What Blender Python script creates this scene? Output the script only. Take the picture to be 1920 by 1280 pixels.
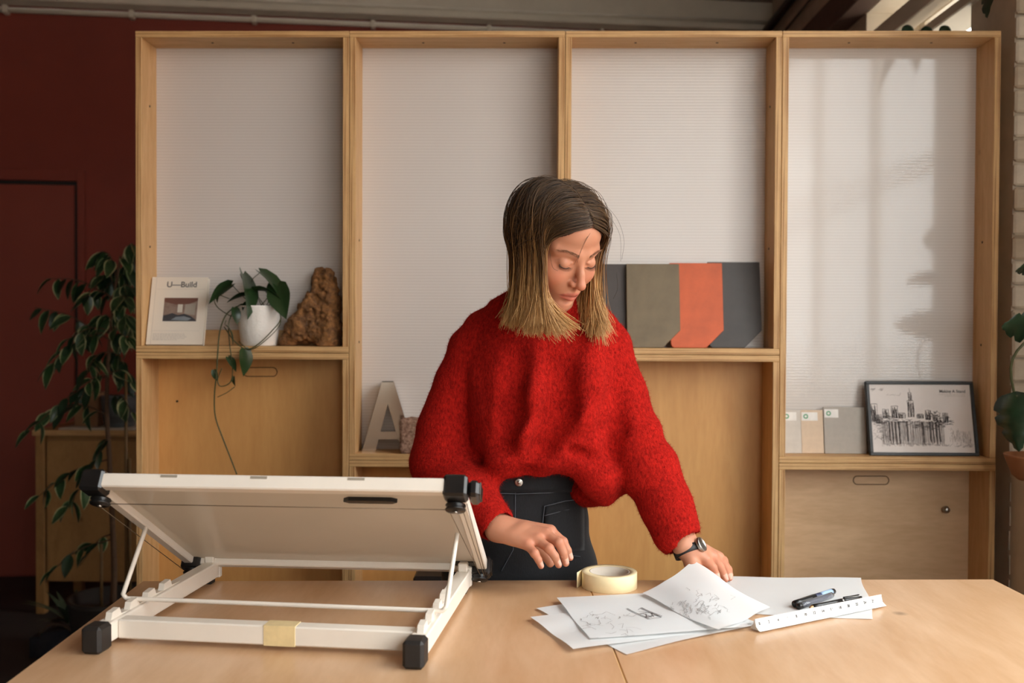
import bpy, bmesh, math, random
import numpy as np
from mathutils import Matrix, Vector, Euler

for o in list(bpy.data.objects):
    bpy.data.objects.remove(o, do_unlink=True)
scene = bpy.context.scene
C = scene.collection
R = math.radians
rng = random.Random(7)
nrg = np.random.default_rng(11)

# ------------------------------------------------------------------ camera
FPX = 1867.0
CAM = np.array([0.0, 0.0, 1.32])
YAW, PITCH, ROLL = -0.01593481, -0.01737319, 0.00440622
fw = np.array([math.sin(YAW)*math.cos(PITCH), math.cos(YAW)*math.cos(PITCH), math.sin(PITCH)])
rt = np.array([math.cos(YAW), -math.sin(YAW), 0.0]); up = np.cross(rt, fw)
rt, up = rt*math.cos(ROLL)+up*math.sin(ROLL), -rt*math.sin(ROLL)+up*math.cos(ROLL)
cd = bpy.data.cameras.new('camera'); cam = bpy.data.objects.new('camera', cd); C.objects.link(cam)
cd.sensor_width = 36.0; cd.lens = 36.0*FPX/1920.0; cd.clip_start = 0.05
cam.matrix_world = Matrix(((rt[0], up[0], -fw[0], CAM[0]), (rt[1], up[1], -fw[1], CAM[1]), (rt[2], up[2], -fw[2], CAM[2]), (0, 0, 0, 1)))
cd.dof.use_dof = True; cd.dof.focus_distance = 1.93; cd.dof.aperture_fstop = 4.0
scene.camera = cam

def ray(x, y): return fw + rt*((x-960)/FPX) - up*((y-640)/FPX)
def at(x, y, Y):                       # point seen at pixel x, y standing Y metres in front of the camera
    v = ray(x, y); return CAM + v*(Y/v[1])
def onz(x, y, z):                      # the same on a level plane
    v = ray(x, y); return CAM + v*((z-CAM[2])/v[2])

# ------------------------------------------------------------------ light
w = bpy.data.worlds.new('overcast sky'); scene.world = w; w.use_nodes = True
bgn = w.node_tree.nodes['Background']
# overcast sky: brighter overhead than at the horizon
tc_ = w.node_tree.nodes.new('ShaderNodeTexCoord'); sx_ = w.node_tree.nodes.new('ShaderNodeSeparateXYZ'); mr_ = w.node_tree.nodes.new('ShaderNodeMapRange')
mr_.inputs['From Min'].default_value = 0.0; mr_.inputs['From Max'].default_value = 1.0; mr_.inputs['To Min'].default_value = 6.0; mr_.inputs['To Max'].default_value = 9.0
w.node_tree.links.new(tc_.outputs['Generated'], sx_.inputs[0]); w.node_tree.links.new(sx_.outputs['Z'], mr_.inputs['Value']); w.node_tree.links.new(mr_.outputs['Result'], bgn.inputs['Strength'])
bgn.inputs['Color'].default_value = (0.94, 0.985, 0.985, 1)
scene.view_settings.view_transform = 'Standard'
scene.view_settings.look = 'None'
scene.view_settings.gamma = 1.0
scene.view_settings.use_curve_mapping = False
scene.view_settings.exposure = 0.42

WIN = dict(x=1.62, y0=-2.5, y1=2.05, z0=0.92, z1=3.02)     # the tall window beside the shelves
def portal(name, loc, rot, sx, sy):
    l = bpy.data.lights.new(name, 'AREA'); l.shape = 'RECTANGLE'; l.size = sx; l.size_y = sy
    l.cycles.is_portal = True
    o = bpy.data.objects.new(name, l); C.objects.link(o); o.location = loc; o.rotation_euler = rot
portal('window_daylight', (WIN['x']+0.06, (WIN['y0']+WIN['y1'])/2, (WIN['z0']+WIN['z1'])/2), (0, R(90), 0), WIN['z1']-WIN['z0'], WIN['y1']-WIN['y0'])
portal('added_window_daylight', (1.05, -2.66, 1.9), (R(90), 0, 0), .7, 2.0)  # portal of the window added behind the camera
portal('far_window_daylight', (1.66, 3.53, 1.73), (0, R(90), 0), 1.66, 0.94)

# ------------------------------------------------------------------ helpers
WM = {}
def thing(name, label, cat, loc=(0, 0, 0), rot=(0, 0, 0), group=None, kind=None):
    o = bpy.data.objects.new(name, None); C.objects.link(o)
    o.empty_display_size = 0.05
    o.location = loc; o.rotation_euler = rot
    WM[o.name] = Matrix.Translation(Vector(loc)) @ Euler(rot).to_matrix().to_4x4()
    if label: o['label'] = label
    if cat: o['category'] = cat
    if group: o['group'] = group
    if kind: o['kind'] = kind
    return o
def tag(o, label=None, cat=None, group=None, kind=None):
    if label: o['label'] = label
    if cat: o['category'] = cat
    if group: o['group'] = group
    if kind: o['kind'] = kind
    return o
def link(name, me, parent=None, W=None):
    o = bpy.data.objects.new(name, me); C.objects.link(o)
    W = W if W is not None else Matrix.Identity(4)
    WM[o.name] = W
    if parent is not None:
        o.parent = parent; o.matrix_parent_inverse = WM[parent.name].inverted()
    o.matrix_basis = W
    return o
def T(x, y=None, z=None):
    return Matrix.Translation(Vector((x, y, z) if y is not None else tuple(x)))
def mesh(name, v, f, mat=None, smooth=False):
    me = bpy.data.meshes.new(name)
    me.from_pydata([tuple(map(float, p)) for p in v], [], [tuple(map(int, q)) for q in f]); me.update()
    for m in (mat if isinstance(mat, (list, tuple)) else [mat]):
        if m: me.materials.append(m)
    if smooth:
        me.polygons.foreach_set('use_smooth', [True]*len(me.polygons))
    return me
def big_mesh(name, v, quads, mat=None, smooth=True):
    v = np.asarray(v, np.float32); q = np.asarray(quads, np.int32); n = q.shape[1]
    me = bpy.data.meshes.new(name)
    me.vertices.add(len(v)); me.vertices.foreach_set('co', v.ravel())
    me.loops.add(q.size); me.loops.foreach_set('vertex_index', q.ravel())
    me.polygons.add(len(q)); me.polygons.foreach_set('loop_start', np.arange(0, q.size, n, dtype=np.int32))
    me.polygons.foreach_set('use_smooth', np.full(len(q), smooth))
    me.update(calc_edges=True); me.validate()
    if mat: me.materials.append(mat)
    return me
def bm_mesh(name, bm, mat, smooth=False):
    me = bpy.data.meshes.new(name); bmesh.ops.recalc_face_normals(bm, faces=bm.faces); bm.to_mesh(me); bm.free()
    for m in (mat if isinstance(mat, (list, tuple)) else [mat]):
        me.materials.append(m)
    if smooth: me.polygons.foreach_set('use_smooth', [True]*len(me.polygons))
    return me
def box_me(name, sx, sy, sz, mat, bev=0.0012, edge=None, thin=None):
    """box centred on its origin; thin axis (0,1,2): faces not facing that axis get the edge material"""
    bm = bmesh.new(); bmesh.ops.create_cube(bm, size=1.0)
    for v in bm.verts: v.co = (v.co.x*sx, v.co.y*sy, v.co.z*sz)
    if bev: bmesh.ops.bevel(bm, geom=list(bm.edges), offset=min(bev, min(sx, sy, sz)*0.3), segments=1, affect='EDGES', profile=0.5)
    bm.normal_update()
    if edge:
        for f in bm.faces:
            if abs(f.normal[thin]) < 0.9: f.material_index = 1
    return bm_mesh(name, bm, [mat, edge] if edge else mat)
def box(name, x0, x1, y0, y1, z0, z1, mat, parent=None, bev=0.0012, edge=None, thin=None, W=None):
    me = box_me(name, x1-x0, y1-y0, z1-z0, mat, bev, edge, thin)
    L = T((x0+x1)/2, (y0+y1)/2, (z0+z1)/2)
    return link(name, me, parent, (W @ L) if W is not None else L)
def frames(P):
    P = np.asarray(P, float); n = len(P)
    tn = np.gradient(P, axis=0); tn /= np.linalg.norm(tn, axis=1)[:, None]+1e-12
    a = np.array([0, 0, 1.0]) if abs(tn[0][2]) < .9 else np.array([1.0, 0, 0])
    nrm = np.zeros_like(P); nrm[0] = np.cross(tn[0], a); nrm[0] /= np.linalg.norm(nrm[0])
    for i in range(1, n):
        v = nrm[i-1]-tn[i]*(nrm[i-1]@tn[i]); nrm[i] = v/(np.linalg.norm(v)+1e-12)
    return tn, nrm, np.cross(tn, nrm)
def tube_vf(P, r, sides=8):
    P = np.asarray(P, float); n = len(P); r = np.broadcast_to(np.asarray(r, float), (n,))
    tn, a, b = frames(P); v = []; f = []
    for i in range(n):
        for k in range(sides):
            t = 2*math.pi*k/sides; v.append(P[i]+r[i]*(a[i]*math.cos(t)+b[i]*math.sin(t)))
    for i in range(n-1):
        for k in range(sides):
            k2 = (k+1) % sides; f.append((i*sides+k, i*sides+k2, (i+1)*sides+k2, (i+1)*sides+k))
    f.append(tuple(range(sides))[::-1]); f.append(tuple((n-1)*sides+k for k in range(sides)))
    return v, f
def tube(name, P, r, mat, parent=None, sides=8, W=None):
    v, f = tube_vf(P, r, sides); return link(name, mesh(name, v, f, mat, True), parent, W)
def lathe_me(name, prof, mat, n=32, smooth=True):
    v = []; f = []; m = len(prof)
    for k in range(n):
        t = 2*math.pi*k/n
        for (r, z) in prof: v.append((r*math.cos(t), r*math.sin(t), z))
    for k in range(n):
        k2 = (k+1) % n
        for i in range(m-1): f.append((k*m+i, k2*m+i, k2*m+i+1, k*m+i+1))
    if prof[0][0] > 1e-6 and prof[0] != prof[-1]: f.append(tuple(k*m for k in range(n))[::-1]); f.append(tuple(k*m+m-1 for k in range(n)))
    me = mesh(name, v, f, mat, smooth)
    return me
def prism_me(name, poly, th, mat, bev=0.0):
    """outline in x,z extruded along +y from 0 to th"""
    bm = bmesh.new(); vs = [bm.verts.new((x, 0, z)) for x, z in poly]; fc = bm.faces.new(vs)
    ex = bmesh.ops.extrude_face_region(bm, geom=[fc])
    for g in ex['geom']:
        if isinstance(g, bmesh.types.BMVert): g.co.y += th
    bmesh.ops.recalc_face_normals(bm, faces=bm.faces)
    if bev: bmesh.ops.bevel(bm, geom=list(bm.edges), offset=bev, segments=1, affect='EDGES')
    return bm_mesh(name, bm, mat)
def join(parts):
    V = []; F = []
    for v, f in parts:
        n = len(V); V += list(v); F += [tuple(i+n for i in q) for q in f]
    return V, F
def text_me(name, s, size, mat, depth=0.0002, align='LEFT', bold=0.0):
    c = bpy.data.curves.new(name, 'FONT'); c.body = s; c.size = size; c.extrude = depth; c.align_x = align; c.offset = bold
    o = bpy.data.objects.new(name, c); C.objects.link(o)
    dg = bpy.context.evaluated_depsgraph_get(); me = bpy.data.meshes.new_from_object(o.evaluated_get(dg))
    bpy.data.objects.remove(o); bpy.data.curves.remove(c); me.materials.clear(); me.materials.append(mat); me.name = name
    return me
def ribbons(strokes, wd, nrm):
    """flat ink strokes: list of polylines (3-D), drawn wd wide on a face with normal nrm"""
    V = []; F = []; nrm = np.asarray(nrm, float)
    for s in strokes:
        s = np.asarray(s, float)
        if len(s) < 2: continue
        tn = np.gradient(s, axis=0); sd = np.cross(tn, nrm); sd /= np.linalg.norm(sd, axis=1)[:, None]+1e-12
        w_ = wd*(0.7+0.6*rng.random()); n0 = len(V)
        for p, q in zip(s, sd): V.append(p+q*w_/2); V.append(p-q*w_/2)
        for i in range(len(s)-1): F.append((n0+2*i, n0+2*i+1, n0+2*i+3, n0+2*i+2))
    return V, F

# ------------------------------------------------------------------ materials
def srgb(r, g, b):
    def c(u):
        u /= 255.0
        return u/12.92 if u <= .04045 else ((u+.055)/1.055)**2.4
    return (c(r), c(g), c(b), 1.0)
class NT:
    def __init__(s, name):
        s.m = bpy.data.materials.new(name); s.m.use_nodes = True; s.t = s.m.node_tree; s.n = s.t.nodes
        s.b = s.n['Principled BSDF']; s.out = s.n['Material Output']
    def add(s, t, **k):
        n = s.n.new(t)
        for a, v in k.items(): setattr(n, a, v)
        return n
    def l(s, a, b): s.t.links.new(a, b)
    def noise(s, scale, detail=4, vec=None, rough=.6, dist=0):
        n = s.add('ShaderNodeTexNoise'); n.inputs['Scale'].default_value = scale; n.inputs['Detail'].default_value = detail
        n.inputs['Roughness'].default_value = rough; n.inputs['Distortion'].default_value = dist
        if vec is not None: s.l(vec, n.inputs['Vector'])
        return n
    def coords(s, kind='Object', scale=(1, 1, 1), rot=(0, 0, 0)):
        c = s.add('ShaderNodeTexCoord'); m = s.add('ShaderNodeMapping'); m.inputs['Scale'].default_value = scale; m.inputs['Rotation'].default_value = rot
        s.l(c.outputs[kind], m.inputs['Vector']); return m.outputs['Vector']
    def world(s, scale=(1, 1, 1)):
        g = s.add('ShaderNodeNewGeometry'); m = s.add('ShaderNodeMapping'); m.inputs['Scale'].default_value = scale
        s.l(g.outputs['Position'], m.inputs['Vector']); return m.outputs['Vector']
    def ramp(s, fac, stops):
        r = s.add('ShaderNodeValToRGB'); e = r.color_ramp.elements
        while len(e) < len(stops): e.new(0.5)
        for i, (p, c) in enumerate(stops): e[i].position = p; e[i].color = c
        s.l(fac, r.inputs['Fac']); return r.outputs['Color']
    def mix(s, fac, a, b, mode='MIX'):
        m = s.add('ShaderNodeMix', data_type='RGBA', blend_type=mode)
        for i, v in ((0, fac), (6, a), (7, b)):
            if isinstance(v, (int, float)): m.inputs[i].default_value = v
            elif isinstance(v, tuple): m.inputs[i].default_value = v
            else: s.l(v, m.inputs[i])
        return m.outputs[2]
    def bump(s, h, strength=.3, dist=.002):
        b = s.add('ShaderNodeBump'); b.inputs['Strength'].default_value = strength; b.inputs['Distance'].default_value = dist
        s.l(h, b.inputs['Height']); s.l(b.outputs['Normal'], s.b.inputs['Normal']); return b
    def col(s, c):
        if isinstance(c, tuple): s.b.inputs['Base Color'].default_value = c
        else: s.l(c, s.b.inputs['Base Color'])
    def set(s, **k):
        for a, v in k.items(): s.b.inputs[a.replace('_', ' ')].default_value = v
        return s
def plain(name, c, rough=.5, metal=0., var=.12, scale=18, bump=0., **k):
    t = NT(name); n = t.noise(scale, 5, t.coords())
    d = tuple(x*(1-var) for x in c[:3])+(1,); e = tuple(min(1, x*(1+var)) for x in c[:3])+(1,)
    t.col(t.ramp(n.outputs['Fac'], [(.3, d), (.7, e)])); t.set(Roughness=rough, Metallic=metal, **k)
    if bump:
        n2 = t.noise(scale*6, 4, t.coords()); t.bump(n2.outputs['Fac'], bump, .001)
    return t.m
def wood(name, light, dark, grain=(1, 1, 1), rough=.5, scale=5.0, coat=0.0, knots=True):
    """plywood face: long stretched grain along the axis with the small scale"""
    t = NT(name); v = t.world(grain)
    n1 = t.noise(scale, 6, v, .62, .6); n2 = t.noise(scale*9, 3, v, .5, .1); n3 = t.noise(1.7, 2, t.world((1, 1, 1)))
    c = t.ramp(n1.outputs['Fac'], [(.28, dark), (.48, tuple(.5*(a+b) for a, b in zip(light, dark))), (.68, light)])
    c = t.mix(.22, c, t.ramp(n2.outputs['Fac'], [(.35, dark), (.62, light)]))
    c = t.mix(t.ramp(n3.outputs['Fac'], [(.35, (.0, .0, .0, 1)), (.75, (.35, .35, .35, 1))]), c, dark)
    if knots:
        vo = t.add('ShaderNodeTexVoronoi'); vo.inputs['Scale'].default_value = 3.1; t.l(t.world((1, 1, 1)), vo.inputs['Vector'])
        k = t.ramp(vo.outputs['Distance'], [(.015, (.75, .75, .75, 1)), (.05, (0, 0, 0, 1))])
        c = t.mix(k, c, tuple(x*.35 for x in dark[:3])+(1,))
    t.col(c); t.set(Roughness=rough, Coat_Weight=coat, Coat_Roughness=.25)
    t.bump(n2.outputs['Fac'], .08, .001)
    return t.m
def ply_edge(name, axis, light, dark):
    """laminations across the sheet thickness (object space)"""
    t = NT(name); s = [3, 3, 3]; s[axis] = 420
    n = t.noise(1.0, 1, t.coords('Object', tuple(s)), .4); n2 = t.noise(2.0, 4, t.coords('Object', (6, 6, 6)))
    c = t.ramp(n.outputs['Fac'], [(.38, dark), (.5, light), (.62, tuple(.72*a+.28*b for a, b in zip(light, dark)))])
    c = t.mix(t.ramp(n2.outputs['Fac'], [(.4, (0, 0, 0, 1)), (.8, (.4, .4, .4, 1))]), c, dark)
    t.col(c); t.set(Roughness=.55); return t.m
M = {}
WL, WD = srgb(224, 184, 132), srgb(190, 142, 88)
M['ply_v'] = wood('birch plywood, upright grain', WL, WD, (9, 9, 1.0))
M['ply_h'] = wood('birch plywood, level grain', WL, WD, (1.0, 9, 9))
M['ply_back'] = wood('birch plywood back panel', srgb(220, 166, 100), srgb(198, 140, 78), (3.5, 3.5, .6), scale=3.2)
M['ply_back_pale'] = wood('pale birch plywood back panel', srgb(226, 190, 150), srgb(196, 158, 118), (.8, 3, 4), scale=3.2)
M['edge_x'] = ply_edge('plywood edge, upright layers', 0, srgb(222, 180, 124), srgb(160, 112, 64))
M['edge_z'] = ply_edge('plywood edge, level layers', 2, srgb(222, 180, 124), srgb(160, 112, 64))
M['table'] = wood('table plywood', srgb(216, 178, 142), srgb(190, 146, 104), (2.6, .5, 1), .34, 4.0, .3)
M['white_paint'] = plain('white painted steel', srgb(232, 224, 212), .35, 0, .04, 9)
M['black_plastic'] = plain('black plastic', srgb(22, 21, 21), .32, 0, .2, 40)
M['rubber'] = plain('black rubber', srgb(30, 27, 25), .55, 0, .2, 60, .1)
M['steel'] = plain('steel', srgb(170, 166, 160), .3, 1.0, .1, 30)
M['dark_steel'] = plain('dark steel', srgb(70, 66, 62), .4, .9, .1, 30)
M['floor'] = plain('dark concrete floor', srgb(52, 50, 48), .6, 0, .25, 3, .15)
M['red_wall'] = plain('terracotta red painted wall', srgb(134, 58, 44), .75, 0, .08, 2.5, .05)
M['red_door'] = plain('terracotta red painted door', srgb(138, 60, 45), .6, 0, .06, 2.5, .03)
M['cream'] = plain('cream painted masonry', srgb(214, 200, 180), .8, 0, .07, 12, .5)
M['mauve'] = plain('mauve brown painted ceiling', srgb(170, 146, 132), .8, 0, .06, 3, .05)
M['beam_white'] = plain('white painted beam', srgb(216, 204, 186), .7, 0, .06, 6, .1)
M['gloss_black'] = plain('black paint', srgb(25, 22, 21), .45)
# ------------------------------------------------------------------ room shell
M['glass'] = None
def glass_mat():
    t = NT('clear window glass'); t.n.remove(t.b)
    tr = t.add('ShaderNodeBsdfTransparent'); gl = t.add('ShaderNodeBsdfGlossy'); gl.inputs['Roughness'].default_value = .02
    fr = t.add('ShaderNodeFresnel'); ge = t.add('ShaderNodeNewGeometry'); mr = t.add('ShaderNodeMapRange'); mr.inputs['To Min'].default_value = 1.45; mr.inputs['To Max'].default_value = 1/1.45; t.l(ge.outputs['Backfacing'], mr.inputs['Value']); t.l(mr.outputs['Result'], fr.inputs['IOR']); mx = t.add('ShaderNodeMixShader')
    t.l(fr.outputs[0], mx.inputs[0]); t.l(tr.outputs[0], mx.inputs[1]); t.l(gl.outputs[0], mx.inputs[2]); t.l(mx.outputs[0], t.out.inputs['Surface'])
    return t.m
M['glass'] = glass_mat()
st = dict(bev=0)
tag(box('floor', -4.3, 1.62, -2.7, 6.1, -.1, 0, M['floor'], **st), 'dark grey concrete floor of the studio', kind='structure')
tag(box('ceiling', -4.3, 1.62, -2.7, 6.1, 3.1, 3.2, M['mauve'], **st), 'mauve brown ceiling above the shelves', kind='structure')
tag(box('wall_left', -4.3, -4.2, -2.7, 6.1, 0, 3.1, plain('grey plaster wall', srgb(120, 116, 112), .8), **st), 'grey wall at the far left of the studio', kind='structure')
wf = thing('wall_front', 'pale wall with a window behind the camera', None, (-1.3, -2.65, 0), kind='structure')
for a in ((-4.2, .7, 0, 3.1), (1.4, 1.62, 0, 3.1), (.7, 1.4, 0, .9), (.7, 1.4, 2.9, 3.1)): box('wall_panel', a[0], a[1], -2.7, -2.6, a[2], a[3], M['beam_white'], wf, 0)
# back wall, turned a little away from the camera
BA = R(7.8); B0 = np.array([-2.72, 5.10]); Bx = np.array([math.cos(BA), math.sin(BA)]); Bn = np.array([-math.sin(BA), math.cos(BA)])
WB = Matrix.Translation((B0[0], B0[1], 0)) @ Matrix.Rotation(BA, 4, 'Z')
def onback(x, y):
    v = ray(x, y); t = ((np.array([B0[0], B0[1]])-CAM[:2])@Bn)/(v[:2]@Bn); p = CAM+v*t
    return float((p[:2]-B0)@Bx), float(p[2])
wb = tag(box('wall_back', -1.6, 4.4, 0, .15, 0, 3.1, M['red_wall'], W=WB, **st), 'dark terracotta red wall behind the shelves', kind='structure')
sD, zD = onback(143, 345); sF, _ = onback(161, 330)
dr = tag(box('door_1', sD-.92, sD-.006, -.012, .03, .01, zD-.008, M['red_door'], W=WB, bev=.003), 'flush red door painted like the wall around it', kind='structure')
fr = tag(thing('trim_1', 'red painted door frame around the flush door', None, (float(B0[0]), float(B0[1]), 0), (0, 0, BA), kind='structure'))
def wbx(n, a, b, c, d, e, f, m, p): return box(n, a, b, c, d, e, f, m, p, .003, W=WB)
wbx('frame_post', sD+.012, sF, -.03, .02, 0, zD+.07, M['red_wall'], fr); wbx('frame_post', sD-1.0, sD-.93, -.03, .02, 0, zD+.07, M['red_wall'], fr)
wbx('frame_head', sD-.93, sD+.012, -.03, .02, zD+.012, zD+.07, M['red_wall'], fr)
wbx('shadow_gap', sD-.006, sD+.012, -.004, -.002, 0, zD+.012, M['gloss_black'], fr); wbx('shadow_gap', sD-.93, sD-.006, -.004, -.002, zD-.008, zD+.012, M['gloss_black'], fr)
tag(box('trim_2', -1.6, 4.4, -.11, 0, 2.945, 3.1, M['beam_white'], W=WB, bev=.004), 'white painted beam along the top of the red wall', kind='structure')
cp = tag(thing('trim_3', 'white conduit pipe clipped under the beam', None, (float(B0[0]), float(B0[1]), 2.91), (0, 0, BA), kind='structure'))
tube('conduit_pipe', [(-1.5, -.03, 2.915), (4.3, -.03, 2.915)], .014, M['beam_white'], cp, 10, WB)
tube('conduit_pipe', [(-1.5, -.12, 2.985), (4.3, -.12, 2.985)], .009, M['beam_white'], cp, 8, WB)
for k in range(10):
    s = -1.2+.62*k; wbx('pipe_clip', s-.012, s+.012, -.052, 0, 2.895, 2.936, M['beam_white'], cp)
# right wall: a deep wall with two windows
WX = 1.34
wr = thing('wall_right', 'cream painted brick wall with windows on the right', None, (WX, 2.9, 0), kind='structure')
def wrb(a, b, c, d, n='wall_panel', x0=WX, x1=1.62, m=None): return box(n, x0, x1, a, b, c, d, m or M['cream'], wr, 0)
Y1 = 2.785
wrb(Y1, 3.06, 0, 3.1); wrb(3.06, 4.0, 2.56, 3.1); wrb(3.06, 4.0, 0, .9); wrb(4.0, 6.1, 0, 3.1)
wrb(-2.6, Y1, 0, WIN['z0']); wrb(-2.6, Y1, WIN['z1'], 3.1); wrb(-2.6, WIN['y0'], WIN['z0'], WIN['z1']); wrb(WIN['y1'], Y1, WIN['z0'], WIN['z1'], x0=1.50)
brick_m = [plain('cream painted brick %d' % i, srgb(*c), .8, 0, .1, 25, .9) for i, c in enumerate(((222, 210, 192), (210, 196, 176), (202, 186, 164)))]
bme = [box_me('brick', .118, .02, .062, m, .006) for m in brick_m] + [box_me('brick', .062, .02, .062, m, .006) for m in brick_m]
for k in range(46):
    z = .02+.0675*k+.031; x = WX-.002
    for j in range(3):
        sm = (j == (0 if k % 2 else 2)); wdt = .062 if sm else .118
        me = bme[rng.randrange(3)+(3 if sm else 0)]
        if z > WIN['z0'] or j == 0:
            link('brick', me, wr, T(x+wdt/2, Y1-.006+rng.uniform(-.003, .003), z) @ Matrix.Rotation(rng.uniform(-.03, .03), 4, 'Z'))
        x += wdt+.008
def window(name, label, x, y0, y1, z0, z1, nv, nh):
    t = thing(name, label, None, (x, (y0+y1)/2, z0), kind='structure'); m = M['beam_white']
    box('window_frame', x-.03, x+.03, y0, y1, z0, z0+.05, m, t); box('window_frame', x-.03, x+.03, y0, y1, z1-.05, z1, m, t)
    box('window_frame', x-.03, x+.03, y0, y0+.05, z0+.05, z1-.05, m, t); box('window_frame', x-.03, x+.03, y1-.05, y1, z0+.05, z1-.05, m, t)
    for i in range(1, nv): c = y0+(y1-y0)*i/nv; box('window_bar', x-.02, x+.02, c-.02, c+.02, z0+.05, z1-.05, m, t)
    for j in range(1, nh): c = z0+(z1-z0)*j/nh; box('window_bar', x-.018, x+.018, y0+.05, y1-.05, c-.016, c+.016, m, t)
    for i in range(nv):
        for j in range(nh):
            a = y0+(y1-y0)*i/nv+.03; b = y0+(y1-y0)*(i+1)/nv-.03; c = z0+(z1-z0)*j/nh+.03; d = z0+(z1-z0)*(j+1)/nh-.03
            box('pane', x-.002, x+.002, a, b, c, d, M['glass'], t, 0)
window('window_1', 'tall window letting daylight in beside the shelves', 1.60, WIN['y0'], WIN['y1'], WIN['z0'], WIN['z1'], 5, 2)
window('window_2', 'bright window behind the shelves at top right', 1.58, 3.06, 4.0, .9, 2.56, 2, 3)
w3 = thing('window_added', 'window in the wall behind the camera', None, (1.05, -2.65, .9), kind='structure')  # added out of view to light the panels and the woman from the front
for a in ((.7, .75, .9, 2.9), (1.35, 1.4, .9, 2.9), (.75, 1.35, .9, .95), (.75, 1.35, 2.85, 2.9), (.75, 1.35, 1.88, 1.92)): box('window_frame', a[0], a[1], -2.68, -2.62, a[2], a[3], M['beam_white'], w3)
box('pane', .75, 1.35, -2.652, -2.648, .95, 1.88, M['glass'], w3, 0); box('pane', .75, 1.35, -2.652, -2.648, 1.92, 2.85, M['glass'], w3, 0)
def brick_facade():
    t = NT('orange brick facade'); b = t.add('ShaderNodeTexBrick'); b.inputs['Scale'].default_value = 4.2; b.inputs['Color1'].default_value = srgb(170, 122, 100); b.inputs['Color2'].default_value = srgb(190, 144, 120); b.inputs['Mortar'].default_value = srgb(196, 188, 178)
    m = t.coords('Object', (1, 1, 1), (R(90), 0, R(90))); t.l(m, b.inputs['Vector']); t.col(b.outputs['Color']); t.set(Roughness=.9); return t.m
wo_ = thing('wall_outside', 'brick house across the yard seen only as a reflection', None, (15, -9, 0), kind='structure')
box('facade', 15, 15.3, -30, 12, -.1, 5.2, brick_facade(), wo_, 0)
for k in range(14):
    yk = -29+2.9*k; box('facade_window', 14.94, 15.02, yk, yk+.95, 1.2, 3.1, M['beam_white'], wo_, .01)
    box('facade_pane', 14.92, 14.94, yk+.08, yk+.87, 1.28, 3.02, plain('dark pane %d' % k, srgb(120, 128, 136), .1), wo_, 0)
tag(box('ground_outside', 1.63, 15, -30, 12, -.2, -.1, plain('pale yard paving', srgb(150, 146, 140), .9), None, 0), 'pale paved yard outside the window', kind='structure')
t4 = tag(thing('trim_4', 'cream ledges over the window behind the shelves', None, (WX, 3.5, 2.3), kind='structure'))
box('ledge', WX-.05, WX+.01, 2.95, 4.3, 2.36, 2.43, M['beam_white'], t4, .004); box('ledge', WX-.02, WX+.1, 3.0, 4.05, 2.29, 2.325, M['beam_white'], t4, .004)
t5 = tag(thing('trim_5', 'brown painted beam along the right wall', None, (WX, 4.3, 2.6), kind='structure'))
box('beam', WX-.09, WX, 3.1, 5.6, 2.56, 2.68, plain('brown painted beam', srgb(92, 70, 60), .7), t5, .004)
t6 = tag(thing('trim_6', 'black pipe and cable running under the ceiling', None, (WX-.03, 4.9, 2.95), kind='structure'))
tube('pipe', [(WX-.04, 5.6, 2.93), (WX-.04, 3.0, 2.97)], .022, M['gloss_black'], t6, 10)
tube('cable', [(WX-.02, 5.2, 2.84), (WX-.02, 4.4, 2.86), (WX-.02, 3.0, 2.9)], .006, M['gloss_black'], t6, 6)

# ------------------------------------------------------------------ shelving: eight stacked plywood boxes
SX, SY, MW = -1.1004, 2.776, .6
ZT, Z1, Z2 = 2.1339, 1.2368, .9370
def poly_mat(name, rough, ior, bmp):
    t = NT(name); g = t.add('ShaderNodeNewGeometry'); sp = t.add('ShaderNodeSeparateXYZ'); t.l(g.outputs['Position'], sp.inputs[0])
    n0 = t.noise(1.0, 3, t.world((.6, .6, 40)), .6); n1 = t.noise(1.0, 2, t.world((.4, .4, 5)))
    mt = t.add('ShaderNodeMath', operation='MULTIPLY'); mt.inputs[1].default_value = 2*math.pi/.0085; t.l(sp.outputs['Z'], mt.inputs[0])
    sn = t.add('ShaderNodeMath', operation='SINE'); t.l(mt.outputs[0], sn.inputs[0])
    ad = t.add('ShaderNodeMath', operation='MULTIPLY_ADD'); ad.inputs[1].default_value = 3.0; t.l(n0.outputs['Fac'], ad.inputs[0]); t.l(sn.outputs[0], ad.inputs[2])
    t.col(t.mix(t.ramp(sn.outputs[0], [(.0, (1, 1, 1, 1)), (.9, (0, 0, 0, 1))]), srgb(226, 219, 214), srgb(216, 208, 202)))
    t.set(Roughness=rough, IOR=ior); b = t.bump(ad.outputs[0], bmp, .0012)
    tl = t.add('ShaderNodeBsdfTranslucent'); tl.inputs['Color'].default_value = srgb(225, 218, 212)
    mx = t.add('ShaderNodeMixShader'); mx.inputs[0].default_value = .08; t.l(t.b.outputs[0], mx.inputs[1]); t.l(tl.outputs[0], mx.inputs[2]); t.l(mx.outputs[0], t.out.inputs['Surface'])
    return t.m
M['poly'] = poly_mat('fluted polycarbonate sheet', .24, 1.5, .09); M['poly_gloss'] = poly_mat('glossy fluted polycarbonate sheet', .07, 1.45, .02)
M['screw'] = plain('dark screw', srgb(60, 50, 40), .4, .8)
TH = .0182
scr = lathe_me('screw', [(.0001, .0015), (.0032, .0012), (.0036, 0), (.0036, -.004)], M['screw'], 10)
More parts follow.
